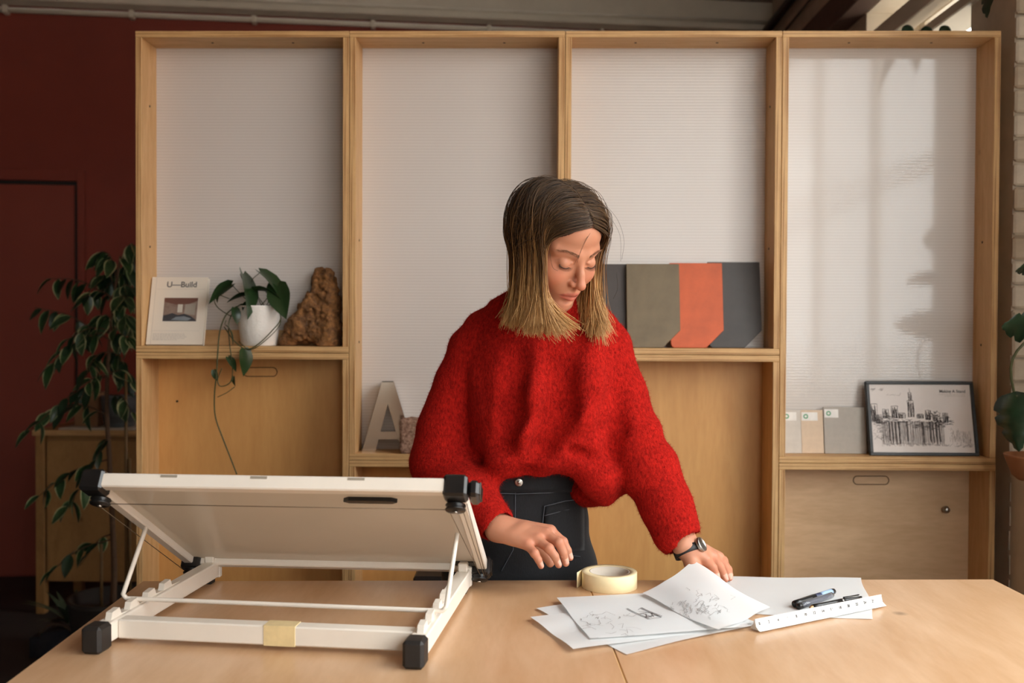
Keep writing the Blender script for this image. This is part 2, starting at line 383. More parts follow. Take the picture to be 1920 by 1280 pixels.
def ply_box(name, label, x0, z0, z1, back, depth, grp, panel_y, bottom=True):
    t = thing(name, label, 'shelf', (x0+MW/2, SY+depth/2, z0), group=grp); x1 = x0+MW; y0, y1 = SY, SY+depth
    g = .0006
    box('side_panel', x0+g, x0+TH, y0, y1, z0+TH, z1-TH, M['ply_v'], t, edge=M['edge_x'], thin=0)
    box('side_panel', x1-TH, x1-g, y0, y1, z0+TH, z1-TH, M['ply_v'], t, edge=M['edge_x'], thin=0)
    box('top_panel', x0+g, x1-g, y0, y1, z1-TH, z1-g, M['ply_h'], t, edge=M['edge_z'], thin=2)
    if bottom: box('bottom_panel', x0+g, x1-g, y0, y1, z0+g, z0+TH, M['ply_h'], t, edge=M['edge_z'], thin=2)
    bp = box('back_panel', x0+TH, x1-TH, panel_y, panel_y+.010, z0+TH, z1-TH, back, t, 0)
    return t, bp
cols = [('first', Z1), ('second', Z2), ('third', Z1), ('fourth', Z2)]
ulab = ['plywood box with white fluted panel holding the book, trailing plant and rock',
        'tall plywood box with white fluted panel holding the metal letter A',
        'plywood box with white fluted panel holding the coloured tiles behind the woman',
        'tall plywood box with glossy fluted panel holding the framed drawing']
llab = ['plywood box open to the front under the trailing plant', 'plywood box below the metal letter, mostly hidden behind the drawing board',
        'plywood box below the coloured tiles, behind the woman\'s arm', 'plywood box with pale back and metal knob under the framed drawing']
UP = []; LO = []
for i, (nm, zz) in enumerate(cols):
    u, ub = ply_box('shelf_box', ulab[i], SX+i*MW, zz, ZT, M['poly_gloss'] if i == 3 else M['poly'], .128, 'upper shelf boxes with fluted panels', SY+.112)
    l, lb = ply_box('shelf_box', llab[i], SX+i*MW, .0, zz, M['ply_back_pale'] if i == 3 else M['ply_back'], .14, 'lower shelf boxes', SY+.126)
    UP.append(u); LO.append(l)
    x0 = SX+i*MW; x1 = x0+MW
    for z in (zz+.33, zz+.62) if zz == Z2 else (zz+.3, zz+.7):
        link('screw', scr, u, T(x0+TH, SY+.06, z) @ Matrix.Rotation(R(90), 4, 'Y')); link('screw', scr, u, T(x1-TH, SY+.06, z) @ Matrix.Rotation(R(-90), 4, 'Y'))
    for x in (x0+.2, x0+.43): link('screw', scr, u, T(x, SY+.055, ZT-TH) @ Matrix.Rotation(R(180), 4, 'X'))
box('back_rail', SX+TH, SX+MW-TH, SY+.098, SY+.112, Z1+TH, Z1+TH+.045, M['ply_h'], UP[0])
M['slot'] = plain('dark routed groove', srgb(88, 56, 28), .8)
def pill(name, px, py, wpx, hpx, parent):
    c = at(px, py, SY+.1262); wd = wpx*(SY+.126)/FPX; h = hpx*(SY+.126)/FPX; r = h/2; P = []
    for k in range(24):
        a = 2*math.pi*k/24; P.append((c[0]+(wd/2-r)*(1 if math.cos(a) > 0 else -1)+r*math.cos(a), SY+.1255, c[2]+r*math.sin(a)))
    P.append(P[0]); tube(name, P, .0014, M['slot'], parent, 6)
pill('grip_slot', 488, 697, 64, 17, LO[0]); pill('grip_slot', 1633, 900, 66, 16, LO[3])
c = at(1778, 957, SY+.1)
kn = lathe_me('knob', [(.0001, .022), (.006, .0215), (.009, .018), (.0105, .012), (.009, .006), (.005, .003), (.004, 0), (.0001, 0)], M['steel'], 20)
link('knob', kn, LO[3], T(c[0], SY+.126, c[2]) @ Matrix.Rotation(R(90), 4, 'X'))
for px, py in ((332, 752),):
    c = at(px, py, SY+.126); link('screw', scr, LO[0], T(c[0], SY+.126, c[2]) @ Matrix.Rotation(R(90), 4, 'X'))

# ------------------------------------------------------------------ table
TZ = .82; TA = R(2.35)
WT = T(-.744, 1.908, 0) @ Matrix.Rotation(TA, 4, 'Z')
tb = thing('work_table', 'wide birch plywood work table in the foreground', 'table', (.09, 1.3, 0), (0, 0, TA))
M['table_edge'] = M['edge_z']
xs = .862
box('tabletop_panel', 0, xs-.0003, -1.25, 0, TZ-.024, TZ, M['table'], tb, .0015, M['edge_z'], 2, WT)
box('tabletop_panel', xs+.0003, 1.668, -1.25, 0, TZ-.024, TZ, M['table'], tb, .0015, M['edge_z'], 2, WT)
for x in (.08, 1.53):
    for y in (-1.17, -.13): box('leg', x, x+.06, y, y+.06, 0, TZ-.024, M['ply_v'], tb, .003, W=WT)
box('apron', .08, 1.59, -.10, -.082, TZ-.124, TZ-.025, M['ply_h'], tb, W=WT); box('apron', .08, 1.59, -1.16, -1.142, TZ-.124, TZ-.025, M['ply_h'], tb, W=WT)
# ------------------------------------------------------------------ drawing board on its folding stand
DA = R(-6.0); D0 = (-.667, 1.490, TZ)
WDB = T(*D0) @ Matrix.Rotation(DA, 4, 'Z')
db = thing('drawing_board', 'white tilted drawing board on a metal stand with black corner caps', 'drawing board', D0, (0, 0, DA))
wp, bp_ = M['white_paint'], M['black_plastic']
BW, BD, RH = .520, .440, .030          # stand
def dbx(n, a, b, c, d, e, f, m=wp, bev=.002, p=None): return box(n, a, b, c, d, e, f, m, p or db, bev, W=WDB)
z0 = .008
for x in (0, BW-.026):
    dbx('base_rail', x, x+.026, .02, BD, z0, z0+RH)
    dbx('foot_cap', x-.003, x+.029, -.012, .026, 0, z0+RH+.004, M['rubber'], .005)
    dbx('foot_pad', x+.004, x+.022, BD-.04, BD-.02, 0, z0, M['rubber'], .001)
    # stepped rack for the prop
    pr = []; 
    for k in range(4):
        y = .04+k*.058; pr += [(y, 0), (y+.004, .011), (y+.026, .013), (y+.032, .002)]
    poly = [(.03, -.004)]+[(a, b) for a, b in pr]+[(.28, 0), (.28, -.004)]
    me = prism_me('notched_rack', poly, .010, wp)
    o = link('notched_rack', me, db, WDB @ T(x+.018, 0, z0+RH) @ Matrix.Rotation(R(90), 4, 'Z'))
dbx('front_rail', .026, BW-.026, .045, .071, z0, z0+RH)
tp = plain('yellowed tape', srgb(226, 204, 154), .4, 0, .1, 40)
dbx('tape_patch', .262, .312, .0442, .0718, z0-.0006, z0+RH+.0008, tp, .0003)
dbx('rail_end', -.001, .027, BD-.012, BD+.001, z0-.002, z0+RH+.006); dbx('rail_end', BW-.027, BW+.001, BD-.012, BD+.001, z0-.002, z0+RH+.006)
# the tilted board: local frame with x along the width, y from the hinge towards the raised edge, z out of the drawing face
TL = R(28.8); LB = .466
WBD = T(-.366, 1.905, TZ+.034) @ Matrix.Rotation(R(-3.1)+math.pi, 4, 'Z') @ Matrix.Rotation(TL, 4, 'X')
# in this frame x runs right to left
bx0, bx1 = -.2925, .2925
def bdx(n, a, b, c, d, e, f, m=wp, bev=.002, p=None): return box(n, a, b, c, d, e, f, m, p or db, bev, W=WBD)
def board_mat():
    t = NT('translucent white board'); n = t.noise(5, 4, t.coords())
    t.col(t.ramp(n.outputs['Fac'], [(.3, srgb(226, 214, 198)), (.7, srgb(236, 226, 212))])); t.set(Roughness=.12, Coat_Weight=.5, Coat_Roughness=.08)
    tl = t.add('ShaderNodeBsdfTranslucent'); tl.inputs['Color'].default_value = srgb(232, 222, 206)
    mx = t.add('ShaderNodeMixShader'); mx.inputs[0].default_value = .62; t.l(t.b.outputs[0], mx.inputs[1]); t.l(tl.outputs[0], mx.inputs[2]); t.l(mx.outputs[0], t.out.inputs['Surface'])
    return t.m
bdx('board_sheet', bx0+.016, bx1-.016, .014, LB-.014, .004, .010, board_mat(), .0008)
bdx('frame_rail', bx0+.02, bx1-.02, LB-.020, LB, -.010, .012); bdx('frame_rail', bx0+.02, bx1-.02, 0, .018, -.008, .012)
bdx('frame_rail', bx0, bx0+.018, .012, LB-.012, -.008, .012); bdx('frame_rail', bx1-.018, bx1, .012, LB-.012, -.008, .012)
for x in (-.13, .02, .16): bdx('rail_slot', x-.013, x+.013, LB-.0004, LB+.0006, .006, .010, plain('slot shade', srgb(150, 140, 125), .7), .0001)
hx = prism_me('black_handle', [(-.043, 0), (-.034, .007), (.034, .007), (.043, 0), (.034, -.007), (-.034, -.007)], .007, bp_, .0008)
link('black_handle', hx, db, WBD @ T(bx0+.150, LB-.058, -.004) @ Matrix.Rotation(R(-90), 4, 'X') @ T(0, -.002, 0))
pul = lathe_me('pulley', [(.0001, -.007), (.004, -.0072), (.0045, -.005), (.015, -.005), (.016, -.003), (.013, 0), (.016, .003), (.015, .005), (.0001, .005)], bp_, 24)
axl = lathe_me('pulley_axle', [(.0001, -.0085), (.0032, -.0082), (.0036, -.007), (.0036, -.004)], M['steel'], 12)
for xx, yy, s in ((bx0, LB, 1), (bx1, LB, -1), (bx0, 0, 1), (bx1, 0, -1)):
    tall = yy > .1
    y_a, y_b = (LB-.034, LB+.003) if tall else (-.010, .026)
    cap = bdx('corner_cap', xx-(.006 if s > 0 else .030), xx+(.030 if s > 0 else .006), y_a, y_b, -.016 if tall else -.018, .018, bp_, .004)
    yc = LB-.040 if tall else .012
    p_ = link('pulley', pul, db, WBD @ T(xx+s*.014, yc, -.021)); link('axle', axl, p_, WBD @ T(xx+s*.014, yc, -.0215))
    if s > 0 and tall:      # the cord clamp standing off the right-hand corner
        bdx('cord_clamp', xx-.024, xx-.007, LB-.050, LB-.004, -.014, .012, bp_, .005); bdx('clamp_plate', xx-.026, xx-.023, LB-.045, LB-.010, -.010, .010, M['dark_steel'], .001)
    if s > 0 and not tall: bdx('clamp_plate', xx-.009, xx-.006, -.006, .022, -.012, .012, M['dark_steel'], .001)
wire = plain('thin steel cord', srgb(120, 105, 85), .4, .6)
for P in ([(bx0+.012, LB-.05, -.021), (bx1-.012, LB-.05, -.021)], [(bx0+.004, LB-.05, -.021), (bx0+.004, .01, -.021)], [(bx0+.026, LB-.04, -.021), (bx0+.010, .012, -.021)], [(bx1-.002, LB-.05, -.021), (bx1-.002, .01, -.021)], [(bx0-.004, LB-.03, -.018), (bx0+.002, .02, -.018)]):
    tube('cord', P, .0007, wire, db, 5, WBD)
# prop: a bent rod from both side rails down to the racks
inv = WDB.inverted()
def bl(x, y, z): return np.array(inv @ WBD @ Vector((x, y, z)))
aL, aR = bl(bx1-.020, .262, -.012), bl(bx0+.030, .262, -.012)
yR, zR = .125, z0+RH+.010
P = [aL, np.array([aL[0]-.004, yR, zR+.006]), np.array([aL[0]+.002, yR, zR]), np.array([.02, yR, zR]), np.array([BW-.02, yR, zR]), np.array([aR[0]-.006, yR, zR]), np.array([aR[0], yR, zR+.006]), aR]
def dense(P, n=6):
    P = np.asarray(P); out = []
    for i in range(len(P)-1):
        for k in range(n): out.append(P[i]+(P[i+1]-P[i])*k/n)
    out.append(P[-1]); return np.array(out)
tube('prop_rod', dense(P, 3), .0038, wp, db, 10, WDB)
for x in (.0, BW-.026):   # hinge brackets
    dbx('hinge_bracket', x+.004, x+.022, BD-.03, BD-.006, z0+RH, .054); dbx('hinge_pin', x-.006, x+.034, BD-.014, BD-.006, .046, .054, M['dark_steel'], .001)

# ------------------------------------------------------------------ roll of masking tape
c = onz(1143, 1101, TZ); tr_ = thing('masking_tape', 'roll of cream masking tape on the table', 'tape', (c[0], c[1]+.006, TZ))
cc = (c[0], c[1]+.006, TZ)
tm = plain('cream masking tape', srgb(240, 222, 178), .6, 0, .03, 60, .1); cm = plain('grey cardboard core', srgb(214, 204, 190), .8, 0, .06, 40)
link('tape_winding', lathe_me('tape_winding', [(.0385, 0), (.0520, 0), (.0525, .0006), (.0525, .0294), (.0520, .030), (.0385, .030), (.0385, 0)], tm, 56), tr_, T(*cc))
link('cardboard_core', lathe_me('cardboard_core', [(.0362, .0004), (.0384, .0004), (.0384, .0296), (.0362, .0296), (.0362, .0004)], cm, 56), tr_, T(*cc))
V = []; F = []
for i in range(8):
    a = R(172)+.05*i; rr = .0528+.0007*i+.0005*i*i*.2
    for z in (.0005, .0295): V.append((rr*math.cos(a-.25+.0*i), rr*math.sin(a-.25)-.002*i, z))
for i in range(7): F.append((2*i, 2*i+2, 2*i+3, 2*i+1))
fl = link('loose_end', mesh('loose_end', V, F, tm, True), tr_, T(*cc)); md = fl.modifiers.new('thickness', 'SOLIDIFY'); md.thickness = .0003

# ------------------------------------------------------------------ tracing paper
def paper_mat(name, c, tr=.35):
    t = NT(name); n = t.noise(9, 3, t.world()); t.col(t.ramp(n.outputs['Fac'], [(.3, tuple(x*.97 for x in c[:3])+(1,)), (.7, c)])); t.set(Roughness=.45)
    tl = t.add('ShaderNodeBsdfTranslucent'); tl.inputs['Color'].default_value = c
    a = t.add('ShaderNodeMixShader'); a.inputs[0].default_value = tr; t.l(t.b.outputs[0], a.inputs[1]); t.l(tl.outputs[0], a.inputs[2])
    tp_ = t.add('ShaderNodeBsdfTransparent'); b = t.add('ShaderNodeMixShader'); b.inputs[0].default_value = .06; t.l(a.outputs[0], b.inputs[1]); t.l(tp_.outputs[0], b.inputs[2])
    t.l(b.outputs[0], t.out.inputs['Surface']); return t.m
M['trace'] = paper_mat('tracing paper', srgb(236, 238, 238), .18)
M['ink'] = plain('black ink', srgb(62, 60, 62), .6); M['pencil'] = plain('pencil line', srgb(150, 146, 144), .7)
def sheet(name, label, quad, z, waves=.0012, seed=0, lift=None, n=26):
    """quad: four corners (world x,y,z) in order; gentle waves; lift(u,v)->extra z"""
    q = [np.asarray(p, float) for p in quad]; r_ = np.random.default_rng(seed); ph = r_.uniform(0, 6, 6); V = []; F = []
    for j in range(n+1):
        for i in range(n+1):
            u, v = i/n, j/n
            p = (q[0]*(1-u)+q[1]*u)*(1-v)+(q[3]*(1-u)+q[2]*u)*v
            e = .008
            p = p+np.array([e*.4*math.sin(7*v+ph[4]), e*.4*math.sin(6*u+ph[5]), 0])
            p[2] += waves*(1+math.sin(6*u+ph[0])*math.sin(5*v+ph[1]))*.5+waves*.6*(1+math.sin(11*u+3*v+ph[2]))*.5
            if lift: p[2] += lift(u, v)
            V.append(p)
    for j in range(n):
        for i in range(n): a = j*(n+1)+i; F.append((a, a+1, a+n+2, a+n+1))
    o = link(name, mesh(name, V, F, M['trace'], True)); tag(o, label, 'paper', 'sheets of tracing paper on the table'); return o, np.array(V).reshape(n+1, n+1, 3)
def pxq(pts, z): return [onz(x, y, z) for x, y in pts]
shA, gA = sheet('tracing_paper', 'lowest tracing paper sheet with a corner pointing towards the camera', pxq([(1002, 1143), (1172, 1229), (1425, 1172), (1250, 1108)], TZ+.0008), TZ, .0026, 1)
shB, gB = sheet('tracing_paper', 'tracing paper sheet whose long left tip reaches towards the drawing board', pxq([(996, 1158), (1076, 1219), (1418, 1168), (1325, 1120)], TZ+.0040), TZ, .0026, 2)
shC, gC = sheet('tracing_paper', 'top tracing paper sheet with the inked drawing, beside the tape roll', pxq([(1042, 1122), (1105, 1200), (1405, 1176), (1285, 1110)], TZ+.0076), TZ, .0022, 3)
shR, gR = sheet('tracing_paper', 'wide blank tracing paper sheet lying under the pens and ruler', pxq([(1352, 1081), (1617, 1084), (1641, 1162), (1418, 1152)], TZ+.0006), TZ, .0012, 4)
Lq, Tq, Rq, Bq = onz(1204, 1116, TZ+.011), at(1300, 1056, 1.86), at(1442, 1141, 1.735), onz(1345, 1184, TZ+.012)
def lift(u, v): return .010*math.sin(math.pi*u)*math.sin(math.pi*v)-.016*math.sin(math.pi*u)*v*(1-v)*2
shL, gL = sheet('tracing_paper', 'curled tracing paper sheet lifted at its far corner by the left hand', [Lq, Tq, Rq, Bq], TZ, .0030, 5, lift)
def sk(grid, strokes, wd, name, mat, parent, off=.0007):
    """strokes in sheet coordinates u,v"""
    n = grid.shape[0]-1; out = []
    def S(u, v):
        x = min(max(u, 0), .999)*n; y = min(max(v, 0), .999)*n; i, j = int(x), int(y); a, b = x-i, y-j
        return (grid[j, i]*(1-a)+grid[j, i+1]*a)*(1-b)+(grid[j+1, i]*(1-a)+grid[j+1, i+1]*a)*b
    for s in strokes:
        s = np.asarray(s, float); dd = []
        for i in range(len(s)-1):
            for k in range(6): dd.append(S(*(s[i]+(s[i+1]-s[i])*k/6)))
        dd.append(S(*s[-1])); out.append([p+np.array([0, 0, off]) for p in dd])
    V, F = ribbons(out, wd, (0, 0, 1)); return link(name, mesh(name, V, F, mat), parent)
def px2uv(grid, px, py):
    best = None; n = grid.shape[0]-1
    g = grid.reshape(-1, 3)-CAM; X = 960+FPX*(g@rt)/(g@fw); Y = 640-FPX*(g@up)/(g@fw)
    A = np.stack([np.ones_like(X), X, Y, X*Y], 1); uv = np.stack(np.meshgrid(np.arange(n+1)/n, np.arange(n+1)/n), -1).reshape(-1, 2)
    co = np.linalg.lstsq(A, uv, rcond=None)[0]
    return np.array([1, px, py, px*py])@co
def pxs(grid, polys): return [[px2uv(grid, x, y) for x, y in P] for P in polys]
plan = [[(1176, 1141), (1219, 1163)], [(1178, 1140), (1221, 1162)], [(1204, 1139), (1244, 1160)], [(1206, 1138), (1245, 1158)], [(1219, 1163), (1244, 1160)], [(1198, 1152), (1222, 1148)], [(1212, 1158), (1236, 1155)],
        [(1200, 1146), (1226, 1150), (1238, 1158)], [(1208, 1150), (1226, 1160)], [(1222, 1148), (1230, 1159)], [(1214, 1152), (1216, 1160), (1226, 1157)], [(1199, 1143), (1204, 1139)]]
sk(gC, pxs(gC, plan), .0011, 'ink_drawing', M['ink'], shC)
loose = [[(1104, 1152), (1112, 1153), (1126, 1151), (1134, 1147)], [(1135, 1147), (1152, 1153)], [(1090, 1175), (1105, 1169), (1130, 1174)], [(1142, 1169), (1150, 1176), (1146, 1180)], [(1135, 1186), (1146, 1187), (1155, 1184)], [(1120, 1162), (1124, 1170), (1118, 1172)], [(1158, 1172), (1168, 1170), (1166, 1178)]]
r2 = random.Random(4)
for k in range(22):
    x, y = r2.uniform(1085, 1180), r2.uniform(1150, 1198); P = [(x, y)]
    for j in range(3): x += r2.uniform(-4, 12); y += r2.uniform(-4, 4); P.append((x, y))
    loose.append(P)
sk(gC, pxs(gC, loose), .0007, 'pencil_sketch', M['pencil'], shC)
faint = []
for k in range(70):
    x, y = r2.gauss(1305, 34), r2.gauss(1138, 12); P = [(x, y)]
    for j in range(3): x += r2.uniform(-8, 8); y += r2.uniform(-6, 6); P.append((x, y))
    faint.append(P)
sk(gL, pxs(gL, faint), .0006, 'pencil_sketch', M['pencil'], shL)

# ------------------------------------------------------------------ pens and scale ruler
def rod(name, label, cat, A, B, segs, grp=None):
    """segs: (name, t0, t1, r0, r1, material) along A->B"""
    A = np.asarray(A); B = np.asarray(B); t = thing(name, label, cat, tuple((A+B)/2), group=grp)
    for n, a, b, r0, r1, m in segs:
        k = np.linspace(a, b, 5); tube(n, [A+(B-A)*x for x in k], np.linspace(r0, r1, 5), m, t, 12)
    return t
clear = NT('clear plastic').set(Roughness=.06, Transmission_Weight=.9, IOR=1.46); clear.col((.95, .95, .97, 1)); clear = clear.m
band = plain('pale blue band', srgb(150, 176, 205), .4); darkb = plain('dark blue print', srgb(60, 66, 92), .4)
def pz(px, py, z): return onz(px, py, z)
zz = TZ+.0028
a, b = pz(1490, 1132, zz+.006), pz(1563, 1108, zz+.006)
t = rod('pen', 'black capped pen with pale blue band lying furthest back', 'pen', a, b, [('cap', 0, .5, .0062, .0064, bp_), ('print_band', .5, .64, .0060, .0060, darkb), ('barrel', .64, .93, .0059, .0059, band), ('end_plug', .93, 1, .006, .0052, bp_)], 'pens beside the ruler')
a, b = pz(1497, 1137, zz+.005), pz(1562, 1114, zz+.005)
t = rod('pen', 'clear barrelled pen between the two black pens', 'pen', a, b, [('end_plug', 0, .06, .0052, .0056, bp_), ('barrel', .06, .95, .0055, .0055, clear), ('ink_tube', .06, .9, .0022, .0022, darkb), ('tip', .95, 1, .005, .003, M['steel'])], 'pens beside the ruler')
a, b = pz(1518, 1139, zz+.0050), pz(1615, 1119, zz+.0050)
t = rod('pen', 'slim black ballpoint pen lying along the ruler', 'pen', a, b, [('tip', 0, .05, .0016, .0042, plain('brass tip', srgb(190, 150, 110), .3, .9)), ('barrel', .05, .6, .0046, .0047, bp_), ('ring', .6, .625, .0049, .0049, M['steel']), ('barrel', .625, 1, .0047, .002, bp_)], 'pens beside the ruler')
rp = np.array([b[0], b[1], b[2]])
tube('clip', [a+(b-a)*.64+np.array([0, 0, .006]), a+(b-a)*.95+np.array([0, 0, .005])], .0012, bp_, t, 6)
A_, B_ = onz(1426, 1187, TZ), onz(1663, 1138, TZ); L_ = float(np.linalg.norm(B_-A_)); ang = math.atan2(B_[1]-A_[1], B_[0]-A_[0])
WRU = T(A_[0], A_[1], TZ+.0026) @ Matrix.Rotation(ang, 4, 'Z')
ru = thing('scale_ruler', 'white triangular scale ruler with black markings', 'ruler', (A_[0], A_[1], TZ), (0, 0, ang))
s3 = .026
# triangular section with scooped faces: outline in y,z
sec = [(a_*.8, b_*.78) for a_, b_ in [(0, 0), (.003, .0003), (.012, .0062), (.0155, .019), (.0145, .0215), (.0165, .0222), (.0185, .0205), (.021, .012), (.0285, .0015), (.028, 0)]]
rm = plain('white ruler plastic', srgb(238, 236, 232), .35, 0, .02, 20)
V = [(0, y, z) for y, z in sec]+[(L_, y, z) for y, z in sec]; n = len(sec); F = [tuple(range(n))[::-1], tuple(range(n, 2*n))]+[(i, (i+1) % n, n+(i+1) % n, n+i) for i in range(n)]
link('ruler_body', mesh('ruler_body', V, F, rm), ru, WRU)
def on(y, z0_, z1_, y1_, x, w_): return None
V = []; F = []
def strip(x0, x1, pa, pb, e=.0003):
    n0 = len(V); V.extend([(x0, pa[0]-e, pa[1]+e*.6), (x1, pa[0]-e, pa[1]+e*.6), (x1, pb[0]-e, pb[1]+e*.6), (x0, pb[0]-e, pb[1]+e*.6)]); F.append((n0, n0+1, n0+2, n0+3))
up_a, up_b = np.array(sec[2]), np.array(sec[3]); lo_a, lo_b = np.array(sec[1]), np.array(sec[2])
k = 0; x = .006
while x < L_-.006:
    hgt = .42 if k % 10 == 0 else (.28 if k % 5 == 0 else .16)
    strip(x, x+.0006, up_b+(up_a-up_b)*0.02, up_b+(up_a-up_b)*hgt); strip(x, x+.0006, lo_a+(lo_b-lo_a)*.02, lo_a+(lo_b-lo_a)*hgt*.8)
    k += 1; x += .0021
strip(0.001, L_-.001, up_a+(up_b-up_a)*.0, up_a+(up_b-up_a)*.05)
link('scale_marks', mesh('scale_marks', V, F, M['ink']), ru, WRU)
tilt = math.atan2(up_b[1]-up_a[1], up_b[0]-up_a[0])
for k in range(14):
    me = text_me('number', str(k*2), .0066, M['ink'], .0001, 'CENTER', .00022); p = up_a+(up_b-up_a)*.22
    link('number', me, ru, WRU @ T(.008+k*.021, p[0]-.0004, p[1]+.0002) @ Matrix.Rotation(tilt, 4, 'X'))
# ------------------------------------------------------------------ things on the shelves
S1 = Z1+TH+.0004; S2 = Z2+TH+.0004          # shelf tops
def lean(px, Y, z, back, rz=0.0):            # frame at a thing's lower left corner, leaning back
    p = at(px, 640, Y); return T(p[0], Y, z) @ Matrix.Rotation(rz, 4, 'Z') @ Matrix.Rotation(-back, 4, 'X')
def flat(name, poly, y, mat, parent, W):
    return link(name, mesh(name, [(x, y, z) for x, z in poly], [tuple(range(len(poly)))], mat), parent, W)
def rect(a, b, c, d): return [(a, c), (b, c), (b, d), (a, d)]
# book
paperw = plain('off-white book cover', srgb(232, 220, 204), .5, 0, .02, 8); pages = plain('page edges', srgb(220, 210, 195), .8, 0, .1, 200)
bw_, bh_, bt_ = .160, .199, .016
W = lean(274, SY+.016, S1+.003, R(15)); p = W.to_translation()
bk = thing('book', 'off-white paperback with an interior photo on its cover, left of the plant', 'book', tuple(p))
box('cover', 0, bw_, 0, .0012, 0, bh_, paperw, bk, .0003, W=W); box('back_cover', 0, bw_, bt_-.0012, bt_, 0, bh_, paperw, bk, .0003, W=W)
box('page_block', .001, bw_-.002, .0013, bt_-.0013, .001, bh_-.002, pages, bk, .0002, W=W); box('spine', -.0012, 0, 0, bt_, 0, bh_, paperw, bk, .0003, W=W)
grey = plain('grey print', srgb(96, 92, 90), .6); lgrey = plain('light grey print', srgb(190, 182, 172), .6)
WF = W @ T(0, -.0004, 0) @ Matrix.Rotation(R(90), 4, 'X')
link('title', text_me('title', 'U\u2014Build', .0235, grey, .0001, 'CENTER', .0004), bk, W @ T(.086, -.0004, bh_-.030) @ Matrix.Rotation(R(90), 4, 'X'))
flat('rule', rect(.014, bw_-.006, bh_-.0365, bh_-.0360), -.0003, lgrey, bk, W); flat('rule', rect(.012, bw_-.012, .0400, .0405), -.0003, lgrey, bk, W); flat('hinge_line', rect(.0115, .0123, 0, bh_), -.0003, lgrey, bk, W)
px0, px1, pz0, pz1 = .040, .136, .068, .137
def photo_mat():
    t = NT('cover photo, dim room'); v = t.coords('Object', (1, 1, 1)); n = t.noise(40, 4, v)
    t.col(t.ramp(n.outputs['Fac'], [(.3, srgb(120, 96, 86)), (.7, srgb(160, 140, 126))])); return t.m
ph_ = flat('cover_photo', rect(px0, px1, pz0, pz1), -.0004, photo_mat(), bk, W)
flat('photo_ceiling', [(px0, pz1), (px0, pz1-.012), (.075, pz1-.02), (.112, pz1-.018), (px1, pz1-.008), (px1, pz1)], -.0006, plain('photo brown', srgb(112, 74, 62), .6), ph_, W)
flat('photo_window', rect(.080, .094, .094, .118), -.0006, plain('photo light', srgb(214, 206, 192), .6), ph_, W)
flat('photo_wall', [(.100, .090), (.130, .086), (.132, .122), (.101, .118)], -.00055, plain('photo grey', srgb(168, 158, 146), .6), ph_, W)
flat('photo_floor', [(px0, pz0), (px1, pz0), (px1-.004, .074), (.118, .084), (.100, .090), (.082, .086), (.066, .092), (px0, .084)], -.0006, plain('photo dark', srgb(62, 62, 66), .6), ph_, W)
flat('photo_bed', [(.064, .072), (.110, .070), (.122, .076), (.100, .083), (.078, .081)], -.0008, plain('photo blue grey', srgb(128, 136, 142), .6), ph_, W)
for k in range(5):
    z = .030-.0042*k
    V = []; F = []; x = .016
    while x < .106-(.02 if k == 4 else 0):
        l_ = rng.uniform(.004, .011); n0 = len(V); V += [(x, -.0004, z), (x+l_, -.0004, z), (x+l_, -.0004, z+.0013), (x, -.0004, z+.0013)]; F.append((n0, n0+1, n0+2, n0+3)); x += l_+.0018
    link('text_line', mesh('text_line', V, F, lgrey), bk, W)
# leaves
def leaf_me(name, L, wd, mat, curl=.25, fold=.18, heart=0.0, n=7):
    """leaf along +x, stalk end at 0, with the margin marked for variegation"""
    V = []; F = []; A = []
    for i in range(n+1):
        u = i/n; h = wd/2*(math.sin(math.pi*u**(.62 if heart else .8))**.9)*(1 if u < 1 else 0)
        if heart and i == 0: h = wd*.16
        zc = -curl*L*u*u
        for s, e in ((-1, 1), (-.55, .1), (0, 0), (.55, .1), (1, 1)):
            V.append((L*u-(heart*L*.13*abs(s) if i <= 1 else 0), h*s, zc+fold*h*abs(s))); A.append(e)
    for i in range(n):
        for k in range(4): a = i*5+k; F.append((a, a+1, a+6, a+5))
    me = mesh(name, V, F, mat, True); at_ = me.attributes.new('margin', 'FLOAT', 'POINT'); at_.data.foreach_set('value', A); return me
def leaf_mat(name, base, edge=None, rough=.35):
    t = NT(name); n = t.noise(30, 4, t.coords()); dk = tuple(x*.55 for x in base[:3])+(1,)
    c = t.ramp(n.outputs['Fac'], [(.3, dk), (.7, base)])
    if edge:
        a = t.add('ShaderNodeAttribute', attribute_name='margin'); m = t.add('ShaderNodeMath', operation='MULTIPLY_ADD'); m.inputs[1].default_value = .55; t.l(n.outputs['Fac'], m.inputs[0]); t.l(a.outputs['Fac'], m.inputs[2])
        c = t.mix(t.ramp(m.outputs[0], [(.86, (0, 0, 0, 1)), (1.0, (1, 1, 1, 1))]), c, edge)
    t.col(c); t.set(Roughness=rough, Subsurface_Weight=0.0); return t.m
def aim(p, d, roll=0.0):
    d = Vector(d).normalized(); q = d.to_track_quat('X', 'Z'); return T(*p) @ q.to_matrix().to_4x4() @ Matrix.Rotation(roll, 4, 'X')
